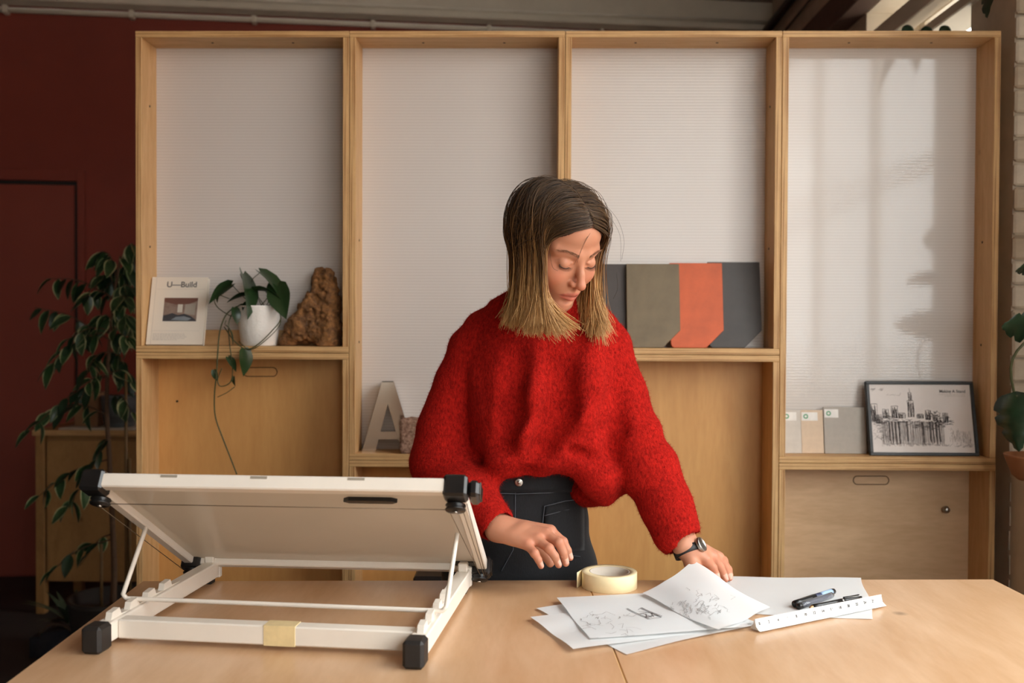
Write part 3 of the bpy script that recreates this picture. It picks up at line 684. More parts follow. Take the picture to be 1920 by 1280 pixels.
# trailing plant
pc = at(486, 640, SY+.052); R0 = .062
pp = thing('potted_plant', 'trailing heart-leaf plant in a white textured pot between book and rock', 'plant', (pc[0], SY+.052, S1))
WPt = T(pc[0], SY+.052, S1)
t = NT('white textured ceramic'); n = t.noise(55, 4, t.coords()); t.col(srgb(236, 230, 222)); t.set(Roughness=.5); t.bump(n.outputs['Fac'], .6, .004)
potw = t.m
link('pot', lathe_me('pot', [(.0001, .0), (.047, .0), (.050, .003), (.056, .05), (.061, .108), (.0615, .114), (.058, .114), (.056, .108), (.050, .095), (.0001, .095)], potw, 40), pp, WPt)
link('soil', lathe_me('soil', [(.0001, .099), (.03, .1), (.0555, .098), (.0001, .094)], plain('dark soil', srgb(40, 30, 24), .9, 0, .3, 80, .8), 24), pp, WPt)
lg = leaf_mat('glossy dark green leaf', srgb(42, 66, 34), None, .3); stem_m = plain('green stem', srgb(70, 72, 36), .5)
hl = [leaf_me('leaf', .060, .040, lg, .25, .25, 1.0), leaf_me('leaf', .070, .036, lg, .45, .35, 1.0), leaf_me('leaf', .050, .030, lg, .3, .2, 1.0)]
YP = SY+.04
def P3(x, y, Y=None): return at(x, y, Y if Y else YP)
def spline(P, n=6):
    P = np.asarray(P, float); out = []; Q = np.vstack([2*P[0]-P[1], P, 2*P[-1]-P[-2]])
    for i in range(1, len(Q)-2):
        for k in range(n):
            u = k/n; a, b, c_, d = Q[i-1], Q[i], Q[i+1], Q[i+2]
            out.append(.5*((2*b)+(-a+c_)*u+(2*a-5*b+4*c_-d)*u*u+(-a+3*b-3*c_+d)*u**3))
    out.append(P[-1]); return np.array(out)
vines = [([(470, 568, YP), (445, 574, YP-.03), (424, 590, SY-.012), (412, 622, SY-.018), (408, 665, SY-.020), (406, 700, SY-.02), (402, 742, SY-.015), (404, 782, SY-.01), (418, 822, SY-.01), (432, 858, SY-.01), (444, 889, SY-.01)], .0019),
         ([(470, 570, YP), (448, 572, YP-.03), (430, 600, SY-.015), (430, 640, SY-.02), (436, 690, SY-.02), (432, 716, SY-.02), (414, 724, SY-.018), (408, 712, SY-.018), (416, 690, SY-.018)], .0015),
         ([(520, 575, YP), (526, 598, SY-.012), (510, 620, SY-.018), (484, 645, SY-.020), (462, 654, SY-.02), (440, 640, SY-.02), (420, 612, SY-.015)], .0015),
         ([(526, 590, YP-.02), (524, 610, SY-.01), (500, 636, SY-.02), (470, 655, SY-.02), (448, 640, SY-.02)], .0012),
         ([(470, 572, YP), (440, 592, SY-.004), (420, 585, SY), (405, 572, SY), (400, 555, YP)], .0014),
         ([(440, 725, SY-.018), (425, 736, SY-.018), (408, 744, SY-.016)], .0012)]
for P, r_ in vines: tube('vine', spline([at(*q) for q in P], 5), r_, stem_m, pp, 6)
def stalk_leaf(base, mid, tip_at, tip_to, k, roll=0, sc=1.0):
    b, m, p, q = [at(*v) for v in (base, mid, tip_at, tip_to)]
    tube('leaf_stalk', spline([b, m, p], 5), .0012, stem_m, pp, 6)
    link('leaf', hl[k], pp, aim(p, q-p, roll) @ Matrix.Scale(float(np.linalg.norm(q-p))/[.06, .07, .05][k]*sc, 4))
stalk_leaf((474, 572, YP), (455, 555, YP-.01), (434, 533, YP-.03), (386, 560, YP-.045), 0, .5)
stalk_leaf((480, 572, YP), (452, 518, YP), (456, 514, YP-.02), (484, 588, YP-.075), 0, -.6)
stalk_leaf((490, 572, YP), (472, 530, YP), (488, 510, YP-.01), (552, 552, YP-.03), 1, .2)
stalk_leaf((495, 572, YP), (480, 550, YP), (478, 545, YP-.01), (535, 540, YP-.03), 1, -.3)
stalk_leaf((500, 572, YP), (515, 545, YP), (520, 536, YP-.02), (530, 590, YP-.075), 0, .6)
stalk_leaf((480, 572, YP), (470, 558, YP), (466, 552, YP-.02), (424, 556, YP-.03), 2, .3)
stalk_leaf((490, 572, YP), (500, 560, YP), (505, 552, YP), (536, 560, YP-.04), 2, -.3)
stalk_leaf((476, 575, YP), (450, 580, YP-.03), (440, 578, SY-.012), (448, 606, SY-.025), 2, .2)
stalk_leaf((424, 600, SY-.016), (422, 608, SY-.016), (426, 612, SY-.018), (446, 642, SY-.026), 2, -.4)
stalk_leaf((462, 654, SY-.02), (456, 655, SY-.022), (458, 656, SY-.024), (464, 704, SY-.03), 0, .1)
stalk_leaf((434, 665, SY-.02), (430, 668, SY-.02), (428, 670, SY-.022), (446, 692, SY-.03), 2, .4)
stalk_leaf((432, 716, SY-.02), (436, 712, SY-.02), (438, 706, SY-.02), (437, 724, SY-.022), 2, .2)
stalk_leaf((430, 560, YP-.02), (420, 556, YP-.03), (410, 552, YP-.03), (404, 566, YP-.04), 2, .2)
stalk_leaf((408, 712, SY-.02), (404, 700, SY-.02), (401, 694, SY-.02), (405, 714, SY-.022), 2, 1.2)
stalk_leaf((478, 574, YP), (470, 565, YP-.02), (462, 566, YP-.03), (452, 578, YP-.05), 2, .1)
stalk_leaf((500, 574, YP), (512, 566, YP), (508, 548, YP+.02), (512, 516, YP+.03), 2, .1)
# metal letter
aw, ah, wdb = .142, .198, .038
out_ = [(0, 0), (.038, 0), (.0525, .052), (.093, .052), (.106, 0), (.144, 0), (.091, ah), (.053, ah)]
A_me = None
bm = bmesh.new()
def quadp(pts, y0_, y1_):
    v0 = [bm.verts.new((x, y0_, z)) for x, z in pts]; v1 = [bm.verts.new((x, y1_, z)) for x, z in pts]; n = len(pts)
    bm.faces.new(v0); bm.faces.new(v1[::-1])
    for i in range(n): bm.faces.new((v0[i], v1[i], v1[(i+1) % n], v0[(i+1) % n]))
dpt = .040
lt = thing('metal_letter', 'polished metal letter A standing on the shelf', 'letter', tuple(at(690, 640, SY+.03)[:2])+(S2,))
WA = lean(679, SY+.046, S2, R(0), R(8))
mirror = plain('polished steel', srgb(205, 198, 190), .16, 1.0, .04, 20)
for nme, pts in (('stroke', [(0, 0), (.038, 0), (.088, .198), (.056, .198)]), ('stroke', [(.068, .152), (.056, .198), (.090, .198), (.150, 0), (.112, 0)]), ('crossbar', [(.0465, .034), (.102, .034), (.0955, .056), (.052, .056)])):
    bm = bmesh.new(); quadp(pts, 0, dpt-(0.006 if nme == 'crossbar' else 0)); me = bm_mesh(nme, bm, mirror); link(nme, me, lt, WA @ T(0, .003 if nme == 'crossbar' else (0 if pts[0][0] == 0 else .0005), 0))
# cork block
t = NT('rough pinkish stone'); n = t.noise(120, 5, t.world(), .7); t.col(t.ramp(n.outputs['Fac'], [(.35, srgb(120, 84, 66)), (.65, srgb(190, 152, 128))])); t.set(Roughness=.9); t.bump(n.outputs['Fac'], 1.0, .003)
pb = at(748, 640, SY-.004)
bm = bmesh.new(); bmesh.ops.create_cube(bm, size=1.0); bmesh.ops.subdivide_edges(bm, edges=list(bm.edges), cuts=7, use_grid_fill=True)
for v in bm.verts:
    v.co = (v.co.x*.075, v.co.y*.05, v.co.z*.098); q = v.co*1.0
    k = 1+.04*math.sin(q.x*190+q.z*130)+.03*math.sin(q.y*240+q.z*210+2); v.co.x *= k; v.co.y *= k
    if v.co.z > 0: v.co.z *= 1+.05*math.sin(q.x*170+q.y*130)
tag(link('stone_block', bm_mesh('stone_block', bm, t.m, True), None, T(pb[0]+.040, SY+.026, S2+.0492)), 'small rough pinkish stone block beside the metal letter', 'block')
# colour sample tiles
def tile(label, px, col, Y, h, back, tw=.150, ch=.050, seed=0, rot=0.0):
    t = NT('stained tile %d' % seed); n = t.noise(7, 6, t.coords('Object', (1, 1, 1)), .7); n2 = t.noise(26, 4, t.coords()); d = tuple(x*.72 for x in col[:3])+(1,)
    t.col(t.mix(.3, t.ramp(n.outputs['Fac'], [(.3, d), (.7, tuple(min(1, x*1.15) for x in col[:3])+(1,))]), t.ramp(n2.outputs['Fac'], [(.3, d), (.75, col)]))); t.set(Roughness=.55)
    poly = [(.008, 0), (tw-ch, 0), (tw, ch), (tw, h), (0, h), (0, .012), (.002, .005)]
    me = prism_me('sample_tile', poly, .010, t.m, .0012)
    return tag(link('sample_tile', me, None, lean(px, Y, S1+.0005, back) @ Matrix.Rotation(rot, 4, 'Y')), label, 'tile', 'stained sample tiles')
tile('charcoal sample tile furthest right, leaning behind the orange one', 1330, srgb(72, 68, 66), SY+.056, .249, R(10), seed=1)
tile('orange sample tile between the olive and the charcoal one', 1258, srgb(214, 98, 52), SY+.040, .245, R(10), seed=2)
tile('olive sample tile left of the orange one', 1176, srgb(124, 108, 82), SY+.024, .241, R(10), seed=3)
tile('charcoal sample tile beside the woman\'s hair', 1094, srgb(74, 67, 64), SY+.040, .241, R(10), seed=4)
# small pale samples with labels
def sample(label, px, wd, h, col, Y, back, lw, lx, ring=True):
    m = plain(label, col, .7, 0, .05, 60, .1); W = lean(px, Y, S2+.0005, back); o = tag(link('material_sample', prism_me('material_sample', rect(0, wd, 0, h), .006, m, .0006), None, W), label, 'sample', 'pale material samples')
    lb = flat('sticker', rect(lx, lx+lw, h-.030, h-.006), -.0004, plain('white sticker', srgb(232, 228, 222), .6), o, W)
    V = []; F = []; N = 20; cx_, cz_ = lx+.012, h-.018
    for k in range(N):
        a = 2*math.pi*k/N; V += [(cx_+.0068*math.cos(a), -.0007, cz_+.0068*math.sin(a)), (cx_+.0038*math.cos(a), -.0007, cz_+.0038*math.sin(a))]
    for k in range(N): a, b = 2*k, 2*((k+1) % N); F.append((a, b, b+1, a+1))
    link('green_ring', mesh('green_ring', V, F, plain('green print', srgb(60, 150, 96), .6)), lb, W)
sample('pale grey sample with a sticker beside the upright', 1463, .066, .123, srgb(206, 198, 188), SY+.068, R(9), .040, .012)
sample('narrow beige sample with a sticker between two grey ones', 1505, .064, .123, srgb(216, 192, 166), SY+.068, R(9), .046, .003)
sample('wide grey sample with a sticker beside the framed drawing', 1549, .120, .132, srgb(176, 168, 158), SY+.068, R(9), .040, .002)
# framed drawing
W = lean(1635, SY+.030, S2+.0008, R(13)); fw_, fh_ = .304, .212
fp = thing('framed_drawing', 'black framed ink drawing of city towers on poles', 'picture', tuple(W.to_translation()))
for a in ((0, fw_, 0, .009), (0, fw_, fh_-.009, fh_), (0, .009, .009, fh_-.009), (fw_-.009, fw_, .009, fh_-.009)): box('frame_bar', a[0], a[1], 0, .016, a[2], a[3], M['gloss_black'], fp, .001, W=W)
box('backing', .004, fw_-.004, .010, .015, .004, fh_-.004, M['gloss_black'], fp, 0, W=W)
pr_ = box('print', .009, fw_-.009, .006, .0065, .009, fh_-.009, plain('print paper', srgb(226, 216, 210), .6, 0, .03, 12), fp, 0, W=W)
r3 = random.Random(9); ink = []; soft = []; Yp = .0056
def jit(a, b, n=4, j=.0008): return [(a[0]+(b[0]-a[0])*k/n+r3.uniform(-j, j), Yp, a[1]+(b[1]-a[1])*k/n+r3.uniform(-j, j)) for k in range(n+1)]
def q_(u, v): return (.009+u*(fw_-.018), .009+v*(fh_-.018))
for u0, u1, v0, v1 in ((.00, .07, .45, .71), (.12, .18, .50, .63), (.21, .27, .50, .68), (.37, .43, .52, .76), (.385, .415, .76, .88), (.54, .59, .48, .62), (.71, .76, .44, .58), (.61, .66, .46, .54), (.28, .34, .50, .58), (.46, .52, .5, .56), (.05, .11, .42, .55)):
    for k in range(int(16*(u1-u0)/.06)):
        u = u0+(u1-u0)*r3.random(); ink.append(jit(q_(u, v0), q_(u+r3.uniform(-.01, .01), v0+(v1-v0)*r3.uniform(.6, 1))))
    for k in range(7): v = v0+(v1-v0)*k/6; soft.append(jit(q_(u0, v), q_(u1, v)))
    ink.append(jit(q_(u0, v0), q_(u0, v1))); ink.append(jit(q_(u1, v0), q_(u1, v1))); ink.append(jit(q_(u0, v1), q_(u1, v1)))
ink.append(jit(q_(.40, .88), q_(.40, .95)))
for k in range(150):
    u = r3.uniform(.02, .78); v = .44+.05*math.sin(u*9)+r3.uniform(-.06, .05); ink.append(jit(q_(u, v), q_(u+r3.uniform(.01, .06), v+r3.uniform(-.02, .02))))
for k in range(62):
    u = .10+.60*k/61+r3.uniform(-.005, .005)
    for j in range(3): soft.append(jit(q_(u+j*.003, .46-.04*abs(u-.4)), q_(u+j*.003+r3.uniform(-.008, .008), .12+.04*abs(u-.35)+r3.uniform(-.04, .06))))
for u in (.17, .20, .23, .265, .50, .57, .60, .63, .66, .345):
    for j in range(5): ink.append(jit(q_(u+j*.0022, .45), q_(u+j*.0022+.004, .15+r3.uniform(-.03, .03))))
for k in range(90):
    u = r3.uniform(.55, .70); v = r3.uniform(.38, .62-.8*abs(u-.64)); ink.append(jit(q_(u, v), q_(u+r3.uniform(-.03, .03), v+r3.uniform(-.05, .03))))
for k in range(110):
    u = r3.uniform(.76, .97); v = r3.uniform(.10, .36-.5*(u-.76)); soft.append(jit(q_(u, v), q_(u+r3.uniform(-.005, .01), v+r3.uniform(.0, .08))))
for k in range(120):
    u = r3.uniform(.0, .16); v = r3.uniform(.18, .5); soft.append(jit(q_(u, v), q_(u+r3.uniform(.0, .04), v+r3.uniform(-.03, .04))))
for k in range(70):
    u = r3.uniform(.1, .98); soft.append(jit(q_(u, .11+.03*math.sin(u*5)), q_(u+r3.uniform(.02, .06), .10+r3.uniform(-.01, .04))))
for k in range(14): u = r3.uniform(.0, .12); soft.append(jit(q_(u, .92+r3.uniform(-.02, .02)), q_(u+.03, .93+r3.uniform(-.02, .02))))
for k in range(12): u = .17+.012*k; soft.append(jit(q_(u, .84), q_(u+.01, .845+r3.uniform(-.02, .03))))
V, F = ribbons(ink, .0010, (0, -1, 0)); link('ink_drawing', mesh('ink_drawing', V, F, plain('print ink', srgb(70, 62, 62), .7)), pr_, W)
V, F = ribbons(soft, .0007, (0, -1, 0)); link('wash_strokes', mesh('wash_strokes', V, F, plain('print grey', srgb(150, 140, 136), .7)), pr_, W)
link('print_title', text_me('print_title', 'Making A Stand', .0118, plain('title ink', srgb(66, 60, 60), .7), .0001, 'RIGHT', .0002), pr_, W @ T(fw_-.022, .0056, fh_-.032) @ Matrix.Rotation(R(90), 4, 'X'))
V = []; F = []
for k, (a, b) in enumerate(((.205, .280), (.222, .280))):
    x = a; z = fh_-.038-.0045*k
    while x < b: l_ = min(r3.uniform(.004, .009), b-x); n0 = len(V); V += [(x, Yp, z), (x+l_, Yp, z), (x+l_, Yp, z+.0014), (x, Yp, z+.0014)]; F.append((n0, n0+1, n0+2, n0+3)); x += l_+.0015
link('print_caption', mesh('print_caption', V, F, lgrey), pr_, W)

# ------------------------------------------------------------------ cabinet and its things, far left
CY = 4.45; dim = M['ply_v']
pL = at(66, 820, CY); zt_ = float(at(100, 806, CY)[2]); xL = float(pL[0]); xR = xL+.62
cbz0 = float(at(150, 1090, CY)[2]); oak = wood('dull plywood cabinet', srgb(176, 132, 80), srgb(146, 104, 60), (2, 2, 1))
cb = thing('plywood_cabinet', 'plywood cabinet on legs standing against the red wall behind the ficus', 'cabinet', (xL+.3, CY+.2, 0))
box('cabinet_top', xL-.01, xR, CY-.01, CY+.42, zt_-.025, zt_, oak, cb, .002, M['edge_z'], 2)
box('cabinet_body', xL+.045, xR-.045, CY+.02, CY+.40, cbz0, zt_-.026, oak, cb); box('cabinet_door', xL+.05, xR-.05, CY+.004, CY+.019, cbz0, zt_-.045, oak, cb)
for x in (xL, xR-.045):
    for y in (CY, CY+.37): box('leg', x, x+.04, y, y+.04, 0, zt_-.026, oak, cb, .002)
x_, _, z_ = at(172, 760, CY+.15); tag(box('cardboard_box', x_-.06, x_+.05, CY+.1, CY+.22, zt_+.001, zt_+.16, plain('cardboard', srgb(150, 112, 80), .8), None, .002), 'tan cardboard box on the plywood cabinet', 'box')
for k, (dx, dy, rr) in enumerate(((.20, .16, .1), )):
    o = tag(box('paper_stack', xL+.10, xL+.44, CY+.01, CY+.30, zt_+.0005, zt_+.008, plain('papers', srgb(190, 178, 160), .8), None, .001, W=None), 'loose pale papers lying on the plywood cabinet', 'paper')
    o.location.z -= 0
x_, _, z_ = at(224, 770, CY+.1)
gp = lathe_me('grey_pot', [(.0001, 0), (.062, 0), (.066, .004), (.082, .135), (.083, .14), (.077, .14), (.07, .02), (.0001, .018)], plain('grey glazed pot', srgb(92, 96, 98), .3), 28)
tag(link('grey_pot', gp, None, T(x_, CY+.10, zt_+.009)), 'grey glazed pot on the cabinet behind the ficus', 'pot')

# ------------------------------------------------------------------ ficus
FY = 3.75; fb = at(212, 1100, FY)
fc = thing('ficus_tree', 'tall variegated ficus tree left of the shelves', 'plant', (fb[0], FY, 0))
link('pot', lathe_me('pot', [(.0001, 0), (.12, 0), (.13, .01), (.16, .26), (.165, .28), (.15, .28), (.14, .24), (.0001, .24)], plain('dark pot', srgb(50, 44, 40), .5), 32), fc, T(fb[0], FY, .001))
bark = plain('grey brown bark', srgb(96, 70, 50), .8, 0, .2, 60, .5)
def fP(x, y, dy=0): return at(x, y, FY+dy)
z0p = np.array([fb[0], FY, .24])
tube('trunk', spline([z0p, fP(214, 1060), fP(210, 960), fP(205, 860), fP(200, 760), fP(204, 660), fP(214, 560), fP(226, 480)], 5), np.linspace(.013, .005, 36), bark, fc, 8)
for xx, top in ((190, 1020), (236, 700), (243, 860)):
    pt = fP(xx, top, -.03); tube('cane', [(pt[0], FY-.03, .24), pt], .006, plain('bamboo cane', srgb(120, 92, 56), .6), fc, 6)
fl_m = [leaf_mat('ficus leaf %d' % i, b, e, .35) for i, (b, e) in enumerate(((srgb(62, 92, 52), srgb(196, 196, 146)), (srgb(48, 76, 46), srgb(140, 156, 106)), (srgb(42, 66, 42), None)))]
lv = [leaf_me('leaf', .085, .042, fl_m[0], .22, .25), leaf_me('leaf', .080, .036, fl_m[1], .35, .3), leaf_me('leaf', .075, .038, fl_m[2], .28, .2)]
# twigs drawn from the photograph: start, end, number of leaves
twigs = [((210, 640), (66, 576), 7, 0), ((208, 700), (40, 822), 7, -.05), ((205, 620), (90, 690), 8, -.1), ((212, 560), (84, 522), 5, .05), ((218, 520), (190, 470), 6, 0), ((222, 500), (248, 455), 6, 0), ((208, 620), (120, 640), 7, -.12),
         ((212, 560), (150, 560), 7, -.08), ((214, 560), (250, 540), 7, -.05), ((208, 640), (248, 640), 7, -.08), ((204, 700), (250, 720), 6, 0), ((206, 660), (160, 700), 6, -.1), ((206, 640), (240, 590), 8, -.1),
         ((204, 780), (96, 770), 4, 0), ((206, 860), (60, 940), 6, -.05), ((206, 880), (120, 960), 6, -.08), ((208, 900), (250, 930), 4, -.05), ((212, 1010), (86, 1080), 4, -.05), ((208, 820), (176, 870), 3, -.05),
         ((216, 540), (180, 520), 7, .05), ((212, 600), (180, 610), 8, .05), ((214, 580), (236, 560), 8, -.1), ((208, 660), (226, 690), 7, .08), ((204, 700), (150, 750), 5, -.1), ((216, 530), (244, 500), 7, .05), ((210, 590), (250, 610), 7, .08), ((210, 1000), (150, 1060), 2, .05), ((208, 740), (250, 780), 4, -.1)]
r4 = random.Random(21)
for (a, b, n, dy) in twigs:
    A_, B_ = fP(*a), fP(b[0], b[1], dy); mid = (A_+B_)/2+np.array([0, r4.uniform(-.03, .03), .03]); P = spline([A_, mid, B_], 5)
    tw = tube('twig', P, np.linspace(.0032, .0012, len(P)), bark, fc, 5)
    n = int(n*1.7)
    for k in range(n):
        u = .22+.78*(k+.5)/n; p = P[int(u*(len(P)-1))]; d = (B_-A_)/np.linalg.norm(B_-A_)
        sd = np.array([d[0]*.6+r4.uniform(-.6, .6), r4.uniform(-.8, .4), -.75+r4.uniform(-.4, .5)])
        if k == n-1: sd = np.array([d[0]*.8, -.3, -.5])
        link('leaf', lv[r4.choice((0, 0, 1, 2, 2))], fc, aim(p, sd, r4.uniform(-.7, .7)) @ Matrix.Scale(r4.uniform(.8, 1.2), 4))
# fern on the floor in the shade
ffb = at(128, 1150, 4.0); sp = thing('floor_plant', 'shaded wispy potted fern on the floor below the cabinet', 'plant', (ffb[0], 4.0, 0))
link('pot', lathe_me('pot', [(.0001, 0), (.05, 0), (.065, .10), (.066, .11), (.058, .11), (.05, .09), (.0001, .09)], plain('brown pot', srgb(60, 44, 36), .6), 24), sp, T(ffb[0], 4.0, .001))
fm = leaf_mat('fern leaf', srgb(72, 84, 62)); fme = leaf_me('frond', .2, .03, fm, .5, .2, 0, 9)
for k in range(16): link('frond', fme, sp, T(ffb[0], 4.0, .09) @ Matrix.Rotation(k*2.4, 4, 'Z') @ Matrix.Rotation(R(-75+4*(k % 8)), 4, 'Y') @ Matrix.Scale(.7+.05*(k % 7), 4))
# dark bag on the floor
fbp = onz(112, 1192, .10); bm = bmesh.new(); bmesh.ops.create_cube(bm, size=1.0); bmesh.ops.bevel(bm, geom=list(bm.edges), offset=.22, segments=3, affect='EDGES')
for v in bm.verts: v.co = (v.co.x*.20, v.co.y*.14, v.co.z*.12*(1+.15*math.sin(v.co.x*9)))
bgt = thing('dark_bag', 'small dark bag lying on the floor beyond the table edge', 'bag', (fbp[0], fbp[1], 0))
link('bag_body', bm_mesh('bag_body', bm, plain('dark cloth', srgb(36, 36, 44), .9, 0, .2, 80, .4), True), bgt, T(fbp[0], fbp[1], .064))
tube('bag_strap', spline([(fbp[0]-.07, fbp[1]-.02, .11), (fbp[0]-.03, fbp[1]-.03, .15), (fbp[0]+.03, fbp[1]-.03, .15), (fbp[0]+.07, fbp[1]-.02, .11)], 5), .006, plain('brown strap', srgb(74, 56, 44), .8), bgt, 6)
# black stool behind the table
s0 = at(776, 1077, 2.42); sx0 = float(s0[0]); sz = float(s0[2])
stl = thing('stool', 'black stool standing behind the table beside the woman', 'stool', (sx0+.17, 2.55, 0))
box('seat', sx0, sx0+.34, 2.40, 2.70, sz-.035, sz, M['gloss_black'], stl, .006)
for x in (sx0+.015, sx0+.300):
    for y in (2.415, 2.66): box('leg', x, x+.025, y, y+.025, 0, sz-.035, M['gloss_black'], stl, .002)
box('stretcher', sx0+.04, sx0+.30, 2.42, 2.435, .25, .27, M['gloss_black'], stl); box('stretcher', sx0+.04, sx0+.30, 2.665, 2.68, .25, .27, M['gloss_black'], stl)
# monstera on the window sill at the right edge
mm = leaf_mat('monstera leaf', srgb(38, 62, 40), None, .3); YM = 2.60
mp0 = at(1930, 880, YM); mp = thing('monstera', 'dark green monstera in a terracotta bowl at the right edge', 'plant', (mp0[0]+.02, YM, WIN['z0']))
WMo = T(mp0[0]+.02, YM, WIN['z0']+.001)
zb_ = WIN['z0']
link('pot', lathe_me('pot', [(.0001, 0), (.045, 0), (.06, .012), (.078, .06), (.080, .066), (.074, .066), (.065, .05), (.0001, .05)], plain('terracotta', srgb(160, 104, 66), .7), 32), mp, WMo)
def mleaf(L, wd, n=16):
    V = [(0, 0, 0)]; F = []
    for i in range(n+1):
        u = i/n; h = wd/2*math.sin(math.pi*min(1, u**.6))**.75 if i < n else .0; notch = .72 if (i % 4 == 2 and u > .3) else 1.0
        V += [(L*u-.1*L*(1-u), h*notch, -.3*L*u*u-.06*h), (L*u, 0, -.3*L*u*u), (L*u-.1*L*(1-u), -h*notch, -.3*L*u*u-.06*h)]
    for i in range(n):
        a = 1+3*i; F += [(a, a+1, a+4, a+3), (a+1, a+2, a+5, a+4)]
    me = mesh('leaf', V, F, mm, True); return me
ml = mleaf(.16, .13)
def mst(base, mid, p, q, sc, roll):
    b, m, c_, d = at(*base), at(*mid), at(*p), at(*q); tube('leaf_stalk', spline([b, m, c_], 6), .0035, stem_m, mp, 8)
    o = link('leaf', ml, mp, aim(c_, d-c_, roll) @ Matrix.Scale(sc, 4)); md = o.modifiers.new('thickness', 'SOLIDIFY'); md.thickness = .0012
mst((1935, 850, YM), (1945, 760, YM-.02), (1905, 742, YM-.06), (1900, 840, YM-.12), .85, .25)
mst((1938, 850, YM), (1895, 690, YM-.02), (1955, 610, YM-.04), (1862, 600, YM-.05), .8, 1.15)
mst((1938, 850, YM), (1960, 600, YM-.03), (1950, 495, YM-.05), (1904, 496, YM-.06), .5, .8)
mst((1938, 850, YM), (1965, 640, YM-.03), (1980, 420, YM-.05), (2010, 360, YM-.12), .9, .3)
# hanging plant: one leaf dips into the frame at the top right
YH = 2.55; hb = at(1880, -95, YH)
hp = thing('hanging_plant', 'dark green leaf of a hanging plant dipping in at top right', 'plant', tuple(hb))
pb_ = at(1900, -175, YH)
link('pot', lathe_me('pot', [(.0001, 0), (.05, 0), (.075, .03), (.09, .11), (.091, .118), (.084, .118), (.07, .04), (.0001, .03)], potw, 28), hp, T(pb_[0], YH, pb_[2]))
for k in range(3):
    a = k*2.094; tube('hanger', [(pb_[0]+.088*math.cos(a), YH+.088*math.sin(a), pb_[2]+.115), (pb_[0], YH, 3.09)], .0015, stem_m, hp, 5)
o = link('leaf', ml, hp, aim(at(1872, -60, YH), at(1820, 20, YH-.04)-at(1872, -60, YH), .5) @ Matrix.Scale(.92, 4))
o = link('leaf', ml, hp, aim(at(1905, -80, YH), at(1960, -20, YH-.04)-at(1905, -80, YH), -.4) @ Matrix.Scale(.7, 4))
tube('leaf_stalk', spline([(pb_[0], YH, pb_[2]+.1), (pb_[0]-.06, YH-.03, pb_[2]+.17), tuple(at(1872, -60, YH))], 6), .003, stem_m, hp, 6)
# round leaved plant behind the shelf top
YR_ = 3.06; rb = at(1738, 90, YR_); rl = thing('round_leaf_plant', 'dark round leaves peeping over the shelf top', 'plant', (rb[0], YR_, 0))
rpz = 1.95
brz = rb[2]
tube('stem', [(rb[0], YR_, .25), (rb[0]+.01, YR_, 1.2), (rb[0], YR_, rb[2])], .01, bark, rl, 8)
link('pot', lathe_me('pot', [(.0001, 0), (.09, 0), (.12, .24), (.122, .26), (.11, .26), (.10, .22), (.0001, .22)], plain('clay pot', srgb(130, 84, 60), .7), 28), rl, T(rb[0], YR_, .001))
dl = lathe_me('leaf', [(.0001, .003), (.012, .0024), (.0185, .0), (.012, -.0024), (.0001, -.003)], mm, 18)
for x, y in ((1702, 57), (1738, 60), (1772, 58), (1718, 84), (1756, 86)):
    p = at(x, y, YR_-.04); tube('leaf_stalk', spline([(rb[0], YR_, rb[2]-.08), ((rb[0]+p[0])/2, YR_-.02, rb[2]-.05), tuple(p)], 4), .003, stem_m, rl, 6)
    link('leaf', dl, rl, T(*p) @ Matrix.Rotation(R(80), 4, 'X'))
